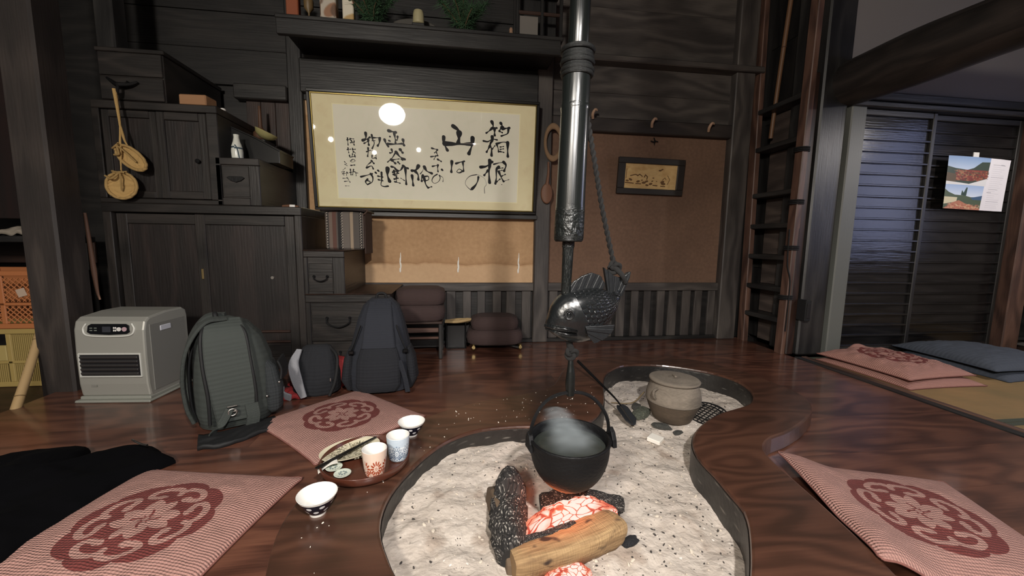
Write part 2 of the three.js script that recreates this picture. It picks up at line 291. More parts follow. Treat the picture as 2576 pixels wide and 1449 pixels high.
beam('grey door jamb of the slatted doors', 2.972, 3.105, 0, 1.955, -2.95, -2.79, std(0x62645f, 0.5, { bumpMap: bumpWood, bumpScale: 0.001 }));
beam('lintel above the slatted doors', 2.97, 5.5, 1.957, 2.0, -2.95, -2.79); beam('upper lintel rail above the slatted doors', 2.97, 5.5, 2.012, 2.075, -2.95, -2.8);
beam('reddish post right of the slatted doors', 4.69, 4.86, 0, 1.955, -2.93, -2.78, M.red);
{ // curved log beam running towards the camera over the edge of the matted room
  const pts = [], rad = []; for (let i = 0; i <= 12; i++) { const t = i / 12; pts.push([2.97 + 0.03 * Math.sin(t * 5), 2.1 + 0.03 * Math.sin(t * 7 + 1), lerp(-2.85, 2.8, t)]); rad.push(0.165 + 0.012 * Math.sin(i * 2.1)); }
  tag(nameTrim(part('beam', metric(taper(pts, rad, 40, 14), 2), grainy(TX.chest, 0.6, { color: 0xfff2ec }), scene)), 'heavy curved log beam rising towards the upper right', null, null, 'structure');
}
const wr = struct('wall_right', 'far right wall with a paper window, outside the picture'), wf = struct('wall_front'), wl = struct('wall_left');
slab('wall_panel', M.greyPlaster, wr, 5.5, 5.62, -0.08, 0.87, -3.6, 3); slab('wall_panel', M.greyPlaster, wr, 5.5, 5.62, 2.37, 3.4, -3.6, 3); slab('wall_panel', M.greyPlaster, wr, 5.5, 5.62, 0.87, 2.37, -3.6, -1.525); slab('wall_panel', M.greyPlaster, wr, 5.5, 5.62, 0.87, 2.37, -0.475, 3);
{ const a = struct('wall_back', 'grey plaster wall above the slatted doors'); slab('wall_panel', M.greyPlaster, a, 2.97, 5.5, 2.075, 3.3, -2.95, -2.84); }
slab('wall_panel', M.darkTint, wf, -3.8, 5.62, -0.08, 3.4, 2.8, 2.92); slab('wall_panel', M.darkTint, wl, -3.82, -3.7, -0.08, 3.4, -3.6, 2.92);
{ const c = struct('ceiling'); for (let i = 0; i < 12; i++) slab('ceiling_board', M.darkTint, c, -3.8 + i * 0.79, -3.8 + (i + 1) * 0.79 - 0.004, 3.3, 3.38, -3.6, 2.92); for (let i = 0; i < 4; i++) slab('rafter', M.dark, c, -3.7, 5.5, 3.12, 3.3, -2.7 + i * 1.6, -2.54 + i * 1.6, 0.01); }
{ // paper window in the far right wall: lights the slatted doors and the poster
  const w = struct('window_1', 'lit paper window in a wooden lattice'), L = LAMP.window;
  part('paper_pane', new THREE.BoxGeometry(0.004, 1.5, 1.05), new THREE.MeshStandardMaterial({ color: 0xdfe4f2, emissive: 0xb9c6ff, emissiveIntensity: 2.6, roughness: 0.9 }), w, [5.5, 1.62, -1.0]);
  for (let i = 0; i < 5; i++) slab('lattice_bar', M.dark, w, 5.465, 5.49, 0.87, 2.37, -1.525 + i * 0.2625 - 0.012, -1.525 + i * 0.2625 + 0.012); for (let i = 0; i < 7; i++) slab('lattice_bar', M.dark, w, 5.465, 5.49, 0.87 + i * 0.25 - 0.011, 0.87 + i * 0.25 + 0.011, -1.525, -0.475);
  const l = new THREE.RectAreaLight(L.color, L.power, L.w, L.h); l.position.copy(L.at); l.lookAt(0, 1.62, -1.0); l.name = 'window_light'; scene.add(l);
}
// ------------------------------------------------------------------ straw mats of the next room
const tatamiMat = std(0xffffff, 0.8, { map: pix(512, 512, (u, v) => { const k = Math.sin(u * 2 * Math.PI * 110) * 0.5 + 0.5; return mixc(mixc([132, 100, 62], [160, 128, 82], 0.35 + 0.4 * k + 0.4 * fbm(u * 6, v * 60, 2, 2)), [112, 96, 60], 0.25 + fbm(u * 3, v * 3, 8, 3)); }, [0.9, 0.9]), bumpMap: pix(256, 256, (u) => 0.5 + 0.5 * Math.sin(u * 2 * Math.PI * 40), [0.3, 0.3], false), bumpScale: 0.001 });
const heriMat = std(0x3a4032, 0.8);
function tatami(x0, x1, z0, z1, label, alongX) {
  const t = thing('tatami_mat', label, 'mat', [(x0 + x1) / 2, -0.055, (z0 + z1) / 2], 0, 'tatami mats of the next room'), w = x1 - x0 - 0.004, d = z1 - z0 - 0.004;
  part('straw_facing', cbox(w, 0.055, d, 0.004, [0.2, 0.1]), tatamiMat, t, [0, 0.0275, 0]);
  for (const s of [-1, 1]) part('cloth_border', alongX ? cbox(w, 0.002, 0.032, 0.0005) : cbox(0.032, 0.002, d, 0.0005), heriMat, t, alongX ? [0, 0.056, s * (d / 2 - 0.016)] : [s * (w / 2 - 0.016), 0.056, 0]);
}
tatami(2.785, 4.6, -2.76, -1.6, 'straw mat lying under the folded pink and grey cushions', true); tatami(2.785, 4.6, -1.6, -0.69, 'straw mat at the right edge of the picture, in front of the first', true); tatami(4.6, 5.5, -2.76, -0.69, 'straw mat by the far right wall', false);
tatami(2.785, 4.6, -0.69, 0.9, 'straw mat beside the camera, out of the picture', true);
{ const g = struct('floor', 'boards below the rest of the next room'); slab('plank', M.redDark, g, 2.79, 5.5, -0.07, -0.0555, -3.48, 2.8); }
// slatted sliding doors
function slatDoor(name, x0, x1, z, label) {
  const d = struct(name, label); const st = 0.035;
  slab('stile', M.slat, d, x0, x0 + st, 0.004, 1.955, z - 0.03, z + 0.012); slab('stile', M.dark, d, x1 - st, x1, 0.004, 1.955, z - 0.03, z + 0.012);
  slab('door_rail', M.dark, d, x0 + st, x1 - st, 0.004, 0.06, z - 0.028, z + 0.01); slab('door_rail', M.dark, d, x0 + st, x1 - st, 1.91, 1.955, z - 0.028, z + 0.01);
  const n = 21, h = 1.85 / n;
  for (let i = 0; i < n; i++) {
    const y = 0.06 + i * h, b = part('board', cbox(x1 - x0 - 2 * st, h - 0.003, 0.01, 0.0015, [i * 0.37, i * 0.21]), M.slat, d, [(x0 + x1) / 2, y + h / 2, z - 0.016]); b.rotation.x = -0.015 + 0.012 * Math.sin(i * 7.7);
    part('slat', cbox(x1 - x0 - 2 * st + 0.004, 0.016, 0.022, 0.003), M.slat, d, [(x0 + x1) / 2, y, z - 0.002]);
  }
  return d;
}
slatDoor('door_1', 3.107, 3.80, -2.845, 'left slatted sliding door with shiny horizontal boards'); slatDoor('door_2', 3.80, 4.69, -2.875, 'right slatted sliding door carrying the poster');

// ------------------------------------------------------------------ hearth: gourd-shaped wooden frame, ash, fire
{
  const h = thing('sunken_hearth', 'gourd-shaped raised wooden frame around the sunken ash hearth', 'hearth');
  const top = flatShape(loop(OUTER, 150), 0, T, 0.009, [loop(INNER, 150)]);
  part('wooden_rim', metric(top, 0, [0.4, 0.2]), M.frame, h);
  const a = loop(INNER, 150, 0.002), b = loop(INNER, 150, -0.012), ring = (q, y) => q.map(([x, z]) => [x, y, z]);
  const n = a.length, pos = [], idx = [], uv = [];
  [ring(a, -0.07), ring(b, -0.07), ring(b, T - 0.014), ring(a, T - 0.011)].forEach((r, k) => r.concat([r[0]]).forEach((p, i) => { pos.push(...p); uv.push(i / n * 6, k === 1 ? 0 : k * 0.05); }));
  for (let k = 1; k < 3; k++) for (let i = 0; i < n; i++) { const o = k * (n + 1) + i, u = o + n + 1; idx.push(o, o + 1, u, o + 1, u + 1, u, o, u, o + 1, o + 1, u, u + 1); }
  const g = new THREE.BufferGeometry(); g.setAttribute('position', new THREE.BufferAttribute(new Float32Array(pos), 3)); g.setAttribute('uv', new THREE.BufferAttribute(new Float32Array(uv), 2)); g.setIndex(idx.filter((_, i) => i % 12 < 6)); g.computeVertexNormals();
  const char = pix(512, 256, (u, v) => { const k = fbm(u * 5, v * 9, 3, 4), s = N(u * 14, v * 90, 6); return mixc(mixc([22, 21, 21], [52, 49, 45], clamp(0.5 + k)), [128, 124, 116], sst(0.35, 0.6, s) * 0.7); }, [1.2, 0.6]);
  const cm = phy(0xffffff, 0.45, { map: char, bumpMap: TX.iron, bumpScale: 0.002 }); cm.side = THREE.DoubleSide;
  part('charred_lining', g, cm, h, null, null, 'blackened inner lining of the hearth');
}
const loopIn = loop(INNER, 80, -0.03);
function worley(x, y, s = 0) { const X = Math.floor(x), Y = Math.floor(y); let a = 9, b = 9; for (let i = -1; i < 2; i++) for (let j = -1; j < 2; j++) { const cx = X + i, cy = Y + j, h = Math.sin(cx * 127.1 + cy * 311.7 + s) * 43758.5, k = Math.sin(cx * 269.5 + cy * 183.3 + s) * 24634.6, d = Math.hypot(cx + h - Math.floor(h) - x, cy + k - Math.floor(k) - y); if (d < a) { b = a; a = d; } else if (d < b) b = d; } return b - a; }
const fireC = [0.32, -1.12];
function ashY(x, z) {
  let y = lerp(0.012, -0.045, sst(0, 0.95, x + 0.2 * (z + 1.2)));
  if (z < -1.6) y = lerp(y, -0.036, sst(-1.6, -1.9, z));
  y += 0.022 * fbm(x * 6, z * 6, 4, 4) + 0.014 * fbm(x * 17, z * 17, 2, 4);
  y -= 0.022 * Math.exp(-((x - fireC[0]) ** 2 + (z - fireC[1]) ** 2) / 0.04);
  y += 0.02 * Math.exp(-((x - 0.33) ** 2 + (z + 1.33) ** 2) / 0.006);
  return y;
}
{
  const out = loop(INNER, 120, 0.03), s = 0.011, pos = [], uv = [], idx = [], id = new Map(), key = (i, j) => i * 1000 + j;
  const put = (i, j) => { const k = key(i, j); if (!id.has(k)) { const x = -0.3 + i * s, z = -2.55 + j * s; id.set(k, pos.length / 3); pos.push(x, ashY(x, z), z); uv.push(x, z); } return id.get(k); };
  for (let i = 0; i < 190; i++) for (let j = 0; j < 190; j++) if (inside(out, -0.3 + (i + 0.5) * s, -2.55 + (j + 0.5) * s)) { const a = put(i, j), b = put(i + 1, j), c = put(i, j + 1), d = put(i + 1, j + 1); idx.push(a, c, b, b, c, d); }
  const g = new THREE.BufferGeometry(); g.setAttribute('position', new THREE.BufferAttribute(new Float32Array(pos), 3)); g.setAttribute('uv', new THREE.BufferAttribute(new Float32Array(uv), 2)); g.setIndex(idx); g.computeVertexNormals();
  tag(part('ash_bed', g, std(0xffffff, 0.97, { map: TX.ash, bumpMap: pix(512, 512, (u, v) => 0.5 + 0.5 * fbm(u * 55, v * 55, 3, 4), [0.5, 0.5], false), bumpScale: 0.006 }), scene), 'pale grey ash with charcoal specks filling the hearth', 'ash', null, 'stuff');
}
{ // crumbs of ash, charcoal and twig on the bed and on the wooden rim
  const geo = new THREE.IcosahedronGeometry(1, 0), rim = loop(OUTER, 80, -0.01), inn = loop(INNER, 80, 0.012), m4 = new THREE.Matrix4();
  const bits = (name, label, n, spot, size, color, cat) => {
    const im = new THREE.InstancedMesh(geo, std(color, 0.95), n); im.name = name; let k = 0, guard = 0;
    while (k < n && guard++ < 9000) { const p = spot(); if (!p) continue; const s = rr(...size); m4.compose(V(p[0], p[1] + s * 0.3, p[2]), new THREE.Quaternion().setFromEuler(new THREE.Euler(rr(0, 0.6), rr(0, 6), rr(0, 0.6))), V(s * rr(0.7, 2), s * 0.5, s * rr(0.6, 1.2))); im.setMatrixAt(k++, m4); }
    im.count = k; im.castShadow = im.receiveShadow = true; scene.add(im); tag(im, label, cat, null, 'stuff');
  };
  bits('ash_crumbs', 'white ash crumbs scattered on the wooden hearth frame', 120, () => { const x = rr(-0.5, 1.2), z = rr(-2.1, -0.7); return inside(rim, x, z) && !inside(inn, x, z) && (x < 0.1 || z < -1.6) && rnd() < 0.25 + 0.75 * sst(-0.1, -1.9, z + (x > 0.1 ? -0.4 : 0)) ? [x, T, z] : null; }, [0.001, 0.0028], 0xd8d2c6, 'ash');
  bits('charcoal_crumbs', 'charcoal crumbs strewn over the pale ash', 420, () => { const x = rr(-0.2, 1.6), z = rr(-2.4, -0.7), d = Math.hypot(x - 0.4, z + 1.1); return inside(loopIn, x, z) && rnd() < 0.35 + Math.exp(-((x - 0.75) ** 2 + (z + 1.15) ** 2) / 0.06) ? [x, ashY(x, z), z] : null; }, [0.0012, 0.0042], 0x3a3633, 'charcoal');
  bits('ash_lumps', 'pale lumps of caked ash lying on the hearth bed', 420, () => { const x = rr(-0.2, 1.6), z = rr(-2.4, -0.7); return inside(loopIn, x, z) ? [x, ashY(x, z), z] : null; }, [0.0015, 0.006], 0xc4b9aa, 'ash');
}
// ------------------------------------------------------------------ firewood and embers
function log(pts, prof, n, rough, sd) {          // prof(t, a): radius; a runs round the log
  const c = curve(pts), seg = n, rings = [], f = c.computeFrenetFrames(seg);
  const up = V(0, 1, 0);
  for (let i = 0; i <= seg; i++) { const t = i / seg, p = c.getPointAt(t), tan = c.getTangentAt(t), side = tan.clone().cross(up).normalize(), u2 = side.clone().cross(tan).normalize(), r = [];
    for (let a = 0; a < 26; a++) { const th = a / 26 * 6.2832, k = prof(t, th) * (1 + rough * fbm(Math.cos(th) * 3 + sd, t * 9 + Math.sin(th) * 3, sd, 3)); r.push(p.clone().addScaledVector(side, Math.cos(th) * k).addScaledVector(u2, Math.sin(th) * k).toArray()); }
    rings.push(r); }
  return skin(rings);
}
const logEnd = (t) => Math.min(1, 0.86 + 4 * Math.min(t, 1 - t));
const splitProf = (r, sharp) => (t, a) => r * logEnd(t) / Math.max(0.62, Math.abs(Math.cos(a * 1.5 + sharp)) * 0.35 + 0.75);
const charTex = pix(512, 512, (u, v) => { const k = fbm(u * 8, v * 8, 3, 4), cr = worley(u * 13 + N(u * 7, v * 7), v * 9 + N(u * 6, v * 6, 4), 8), as = N(u * 34, v * 34, 12); let c = mixc([22, 20, 20], [64, 60, 57], clamp(0.5 + k)); c = mixc(c, [10, 9, 9], 1 - sst(0, 0.16, cr)); return mixc(c, [188, 182, 172], sst(0.16, 0.5, as + 0.5 * k) * 0.75); }, [1, 1]);
const charBump = pix(512, 512, (u, v) => clamp(sst(0, 0.3, worley(u * 13 + N(u * 7, v * 7), v * 9 + N(u * 6, v * 6, 4), 8)) * 0.7 + 0.3 + 0.4 * fbm(u * 30, v * 30, 2, 3)), [1, 1], false);
for (const t of [charTex, charBump]) t.repeat.set(2, 1.4);
const charMat = std(0xffffff, 0.95, { map: charTex, bumpMap: charBump, bumpScale: 0.003 });
const splitTex = pix(512, 512, (u, v) => { const k = fbm(u * 40, v * 4, 3, 3), q = fbm(u * 3, v * 3, 9, 3); let c = mixc([112, 86, 58], [178, 148, 106], clamp(0.55 + k * 0.9 + q * 0.5)); return mixc(c, [48, 34, 26], sst(0.22, 0.45, fbm(u * 4, v * 5, 21, 3) + 0.1)); }, [1, 1]);
const endTex = std(0x5a4a3a, 0.9, { bumpMap: bumpWood, bumpScale: 0.002 });
{
  const a = thing('firewood_log', 'charred firewood wedge at the left of the fire with a smooth brown face', 'firewood');
  part('charred_side', log([[0.150, 0.03, -0.985], [0.150, 0.045, -1.07], [0.158, 0.05, -1.16], [0.178, 0.045, -1.275]], (t, q) => (0.047 + 0.012 * Math.sin(t * 3)) * Math.min(1, 0.75 + 5 * Math.min(t, 1 - t)) * (1 + (t > 0.62 && t < 0.98 ? 0.75 : 0.12) * Math.max(0, Math.sin(q)) ** 4), 30, 0.4, 2), charMat, a);
  const fc = extr(xy('0.98,-0.015 0.985,0.02 1.02,0.055 1.08,0.082 1.15,0.094 1.21,0.088 1.265,0.06 1.285,0.015 1.28,-0.015'), 0.03, 0.008); metric(fc, 0); part('split_face', metric(fc.rotateY(Math.PI / 2 + 0.12).translate(0.254, 0, 0.0), 2), endTex, a, null, null, 'brown unburnt split face');
  const b = thing('firewood_log', 'charred firewood with cracked black bark at the back of the fire', 'firewood');
  part('charred_side', log([[0.27, 0.02, -1.205], [0.36, 0.03, -1.2], [0.45, 0.035, -1.19], [0.545, 0.025, -1.175]], (t, q) => (0.036 + 0.01 * Math.sin(t * 5)) * logEnd(t), 26, 0.45, 8), charMat, b);
  const c = thing('firewood_log', 'fresh split firewood log lying at the front of the fire', 'firewood');
  const sm = std(0xffffff, 0.85, { map: splitTex, bumpMap: bumpWood, bumpScale: 0.003 }); splitTex.repeat.set(1.5, 1);
  part('split_wood', log([[0.142, 0.035, -0.965], [0.25, 0.038, -0.985], [0.36, 0.042, -1.015], [0.475, 0.042, -1.06]], (t, q) => splitProf(0.041, 0.6)(t, q) * (1 + 0.22 * t), 22, 0.16, 13), sm, c);
  part('charred_edge', log([[0.16, 0.062, -1.0], [0.26, 0.068, -1.022], [0.34, 0.07, -1.045]], (t) => 0.013 * logEnd(t), 14, 0.7, 17), charMat, c, null, null, 'blackened upper edge');
}
{ // glowing embers between the logs
  const crack = (u, v) => sst(0.02, 0.16, worley(u * 16 + N(u * 9, v * 9), v * 20 + N(u * 8, v * 8, 5), 3));
  const heat = (u, v) => clamp(1.05 - Math.abs(v - 0.5) * 0.9 + fbm(u * 4, v * 4, 5, 3) * 0.9 - u * 0.35);
  const em = pix(512, 256, (u, v) => { const k = crack(u, v * 0.5), h = heat(u, v) * (0.45 + 0.55 * k); return h < 0.35 ? mixc([26, 6, 5], [206, 62, 40], h / 0.35) : h < 0.6 ? mixc([206, 62, 40], [250, 140, 104], (h - 0.35) / 0.25) : mixc([250, 140, 104], [255, 240, 226], Math.min(1, (h - 0.6) / 0.2)); });
  const emb = new THREE.MeshStandardMaterial({ color: 0x3a2a26, roughness: 0.95, emissive: 0xffffff, emissiveMap: em, emissiveIntensity: 0.95, bumpMap: charBump, bumpScale: 0.006 });
  const bed = (pts, r, sd) => log(pts, (t, q) => r * Math.min(1, 0.3 + 3.2 * Math.min(t, 1 - t)) * (Math.sin(q) < 0 ? 0.6 : 1), 26, 0.5, sd);
  tag(part('glowing_embers', [bed([[0.155, 0.02, -1.01], [0.24, 0.045, -1.06], [0.33, 0.052, -1.1], [0.42, 0.05, -1.12], [0.5, 0.035, -1.13]], 0.046, 3)], emb, scene), 'bed of glowing orange embers between the logs', 'embers', null, 'stuff');
  tag(part('glowing_embers', [bed([[0.215, -0.012, -0.93], [0.29, -0.004, -0.938], [0.36, -0.01, -0.96]], 0.032, 9)], emb, scene), 'small patch of white-hot embers in front of the fresh log', 'embers', null, 'stuff');
  const l = new THREE.PointLight(LAMP.fire.color, LAMP.fire.power); l.position.copy(LAMP.fire.at).setY(0.14); l.shadow.radius = 3; l.castShadow = true; l.name = 'fire_light'; scene.add(l);
}
for (const [x, z, s, r, label] of [[0.525, -1.07, 0.022, 0.4, 'flat black charcoal chip right of the fresh log'], [1.0, -2.04, 0.035, 1.2, 'dull grey charcoal piece left of the clay jar'], [0.985, -1.95, 0.05, 0.7, 'greenish grey charcoal lump leaning on the clay jar'], [1.02, -1.80, 0.03, -0.6, 'dark charcoal stick in front of the clay jar'], [1.09, -1.765, 0.02, 0.3, 'short charcoal stick at the foot of the clay jar']]) {
  const g = new THREE.IcosahedronGeometry(1, 3), p = g.attributes.position, q = V(); for (let i = 0; i < p.count; i++) { q.fromBufferAttribute(p, i); const k = 1 + 0.5 * fbm(q.x * 1.6 + x * 9, q.y * 1.6, q.z * 1.6 + z, 3); p.setXYZ(i, q.x * k * s * 1.5, q.y * k * s * 0.5, q.z * k * s * 0.8); } g.computeVertexNormals();
  tag(part('charcoal_piece', g, std(label.startsWith('gree') ? 0x565a4e : label.startsWith('flat') ? 0x26262a : 0x4a4a46, 0.95, { bumpMap: charBump, bumpScale: 0.004 }), scene, [x, ashY(x, z) + s * 0.28, z], [0, r, 0]), label, 'charcoal');
}
tag(part('paper_block', cbox(0.062, 0.02, 0.062, 0.003), M.paper, scene, [0.93, ashY(0.93, -1.69) + 0.012, -1.69], [0.1, 0.75, -0.08]), 'white square block lying on the ash in front of the clay jar', 'block');

// ------------------------------------------------------------------ clay jar, wire rack, shovel in the small lobe
{
  const y0 = -0.035, j = thing('ash_jar', 'grey clay jar with a flat lid standing in the ash', 'jar', [1.13, y0, -1.9], 0.4);
  j.rotation.z = -0.025;
  const jarMat = std(0xffffff, 0.9, { map: TX.stone, bumpMap: TX.iron, bumpScale: 0.0012 });
  part('jar_body', lathe([[0.0, 0.1], [0.085, 0.1], [0.1, 0.1], [0.134, 0.1], [0.1355, 0.103], [0.139, 0.108], [0.138, 0.135], [0.131, 0.17], [0.119, 0.198], [0.117, 0.206], [0.108, 0.206], [0.108, 0.15], [0, 0.15]]), jarMat, j);
  part('jar_base', lathe([[0, 0], [0.085, 0], [0.098, 0.01], [0.116, 0.05], [0.1345, 0.0985], [0.133, 0.1025], [0, 0.1025]]), std(0xb4a89c, 0.9, { map: TX.stone, bumpMap: TX.iron, bumpScale: 0.0012 }), j, null, null, 'darker lower half');
  part('jar_lid', lathe([[0, 0.231], [0.03, 0.2315], [0.034, 0.228], [0.1, 0.2265], [0.124, 0.224], [0.129, 0.219], [0.128, 0.211], [0.118, 0.2065], [0, 0.2065]]), jarMat, j);
  part('lid_knob', mv(cbox(0.05, 0.012, 0.014, 0.005).clone(), 0, 0.236, 0, 0, 0.9, 0), jarMat, j);
  part('jar_lug', tube([[0.128, 0.185, 0.02], [0.148, 0.18, 0.03], [0.15, 0.15, 0.03], [0.138, 0.13, 0.02]], 0.011, 14, 8), jarMat, j); part('jar_lug', tube([[-0.128, 0.185, 0], [-0.155, 0.178, 0], [-0.155, 0.15, 0], [-0.138, 0.13, 0]], 0.007, 14, 8), jarMat, j);
  const w = thing('wire_rack', 'black wire grilling rack half buried right of the clay jar', 'rack', [1.335, -0.03, -1.9]); w.rotation.set(0.1, 0.5, 0.12);
  part('rack_rim', new THREE.TorusGeometry(0.105, 0.004, 6, 40).rotateX(Math.PI / 2), M.iron, w, [0, 0.016, 0]); part('rack_rim', new THREE.TorusGeometry(0.07, 0.003, 6, 32).rotateX(Math.PI / 2), M.iron, w, [0, 0.022, 0]);
  for (let i = -4; i <= 4; i++) { const L = Math.sqrt(0.105 ** 2 - (i * 0.022) ** 2); part('wire', tube([[i * 0.022, 0.018, -L], [i * 0.022, 0.022, 0], [i * 0.022, 0.018, L]], 0.0026, 6, 5), M.iron, w); part('wire', tube([[-L, 0.017, i * 0.022], [0, 0.019, i * 0.022], [L, 0.017, i * 0.022]], 0.0026, 6, 5), M.iron, w); }
  const s = thing('ash_shovel', 'small iron ash shovel stuck in the ash left of the clay jar', 'shovel');
  part('handle', taper([[0.735, 0.162, -2.32], [0.80, 0.10, -2.12], [0.842, 0.058, -1.98], [0.856, 0.035, -1.93]], [0.009, 0.008, 0.006, 0.004], 16, 8), M.iron, s);
  part('blade', blanket(10, 10, (u, v) => { const w2 = 0.033 * (v < 0.15 ? 0.55 + v * 3 : v > 0.8 ? 1 - (v - 0.8) * 3 : 1), x = (u - 0.5) * 2 * w2, d = v * 0.15; return [0.852 + x * 0.95 + d * 0.1, 0.035 - d * 0.28 + 0.45 * Math.abs(x) * 0.6, -1.935 + d * 0.95 - x * 0.1]; }, 0.003), phy(0x23262a, 0.5, { bumpMap: TX.iron, bumpScale: 0.001 }), s);
  part('blade_ridge', taper([[0.853, 0.033, -1.925], [0.866, -0.004, -1.8]], [0.004, 0.002], 8, 6), M.steel, s);
  tag(part('fire_tongs', taper([[0.88, ashY(0.88, -2.12) + 0.008, -2.12], [0.98, ashY(0.98, -2.06) + 0.03, -2.06], [1.03, 0.07, -2.02]], [0.003, 0.004, 0.004], 10, 6), std(0x7a6a50, 0.6), scene), 'thin bamboo stick leaning on the back of the clay jar', 'stick');
}
// ------------------------------------------------------------------ cauldron on the hanging hook
const px0 = 0.312, pz = -1.08;
{
  const c = thing('iron_cauldron', 'black iron cauldron of steaming water hanging over the fire', 'cauldron', [0.325, 0.17, pz]);
  const prof = []; for (let i = 0; i <= 14; i++) { const a = i / 14 * Math.PI / 2; prof.push([0.117 * Math.sin(a) ** 0.92, 0.135 * (1 - Math.cos(a))]); }
  part('pot', lathe([[0, -0.022], [0.012, -0.018], [0.014, -0.002], ...prof.slice(2), [0.118, 0.15], [0.121, 0.156], [0.118, 0.16], [0.111, 0.157], [0.11, 0.14], ...prof.slice(2, 13).reverse().map(([r, y]) => [r * 0.94, y + 0.008]), [0, 0.008]], 64), M.iron, c);
  for (const s of [-1, 1]) part('lug', extr([[-0.022, 0], [0.022, 0], [0.018, 0.03], [0.005, 0.048], [-0.008, 0.04], [-0.018, 0.02]].map(([x, y]) => [x, y]), 0.01, 0.002), M.iron, c, [s * 0.124 - (s > 0 ? 0 : 0), 0.128, 0], [0, Math.PI / 2 + 0.15, 0]);
  const arc = []; for (let i = 0; i <= 16; i++) { const a = Math.PI * (1 - i / 16); arc.push([0.119 * Math.cos(a), 0.165 + 0.13 * Math.sin(a), 0.004 * Math.sin(i)]); }
  part('bail', tube(arc, 0.0052, 48, 8), M.iron, c);
  part('water', new THREE.CircleGeometry(0.1065, 48).rotateX(-Math.PI / 2), phy(0x30332f, 0.04, { bumpMap: pix(128, 128, (u, v) => 0.5 + 0.5 * fbm(u * 5, v * 5, 3, 2), [1, 1], false), bumpScale: 0.0015 }), c, [0, 0.132, 0]);
  // steam: soft layered puffs of vapour over the water
  const soft = pix(192, 192, (u, v) => { const r = Math.hypot(u - 0.5, v - 0.5) * 2; return 0.5 * sst(1, 0.2, r + 0.3 * fbm(u * 3, v * 3, 6, 2)) * (0.8 + 0.4 * fbm(u * 4, v * 4, 2, 2)); }, [1, 1], false);
  const st = new THREE.MeshStandardMaterial({ color: 0xb8c2c6, roughness: 1, alphaMap: soft, transparent: true, opacity: 0.5, side: THREE.DoubleSide });
  const puffs = []; for (let i = 0; i < 6; i++) { const g = new THREE.CircleGeometry(1, 28); const p = g.attributes.position; for (let k = 0; k < p.count; k++) p.setZ(k, 0.25 * (1 - p.getX(k) ** 2 - p.getY(k) ** 2)); g.rotateX(-Math.PI / 2); const s = 0.098 - 0.009 * i; puffs.push(mv(g.scale(s, 0.05, s), 0.01 - 0.008 * i, 0.137 + 0.015 * i, -0.002 - 0.01 * i, 0.06 * Math.sin(i * 2), i * 1.3, 0.06 * Math.cos(i * 1.7))); }
  tag(part('steam', puffs, st, scene, [0.325, 0.17, pz]), 'wisp of grey steam rising from the cauldron', 'steam', null, 'stuff');
}
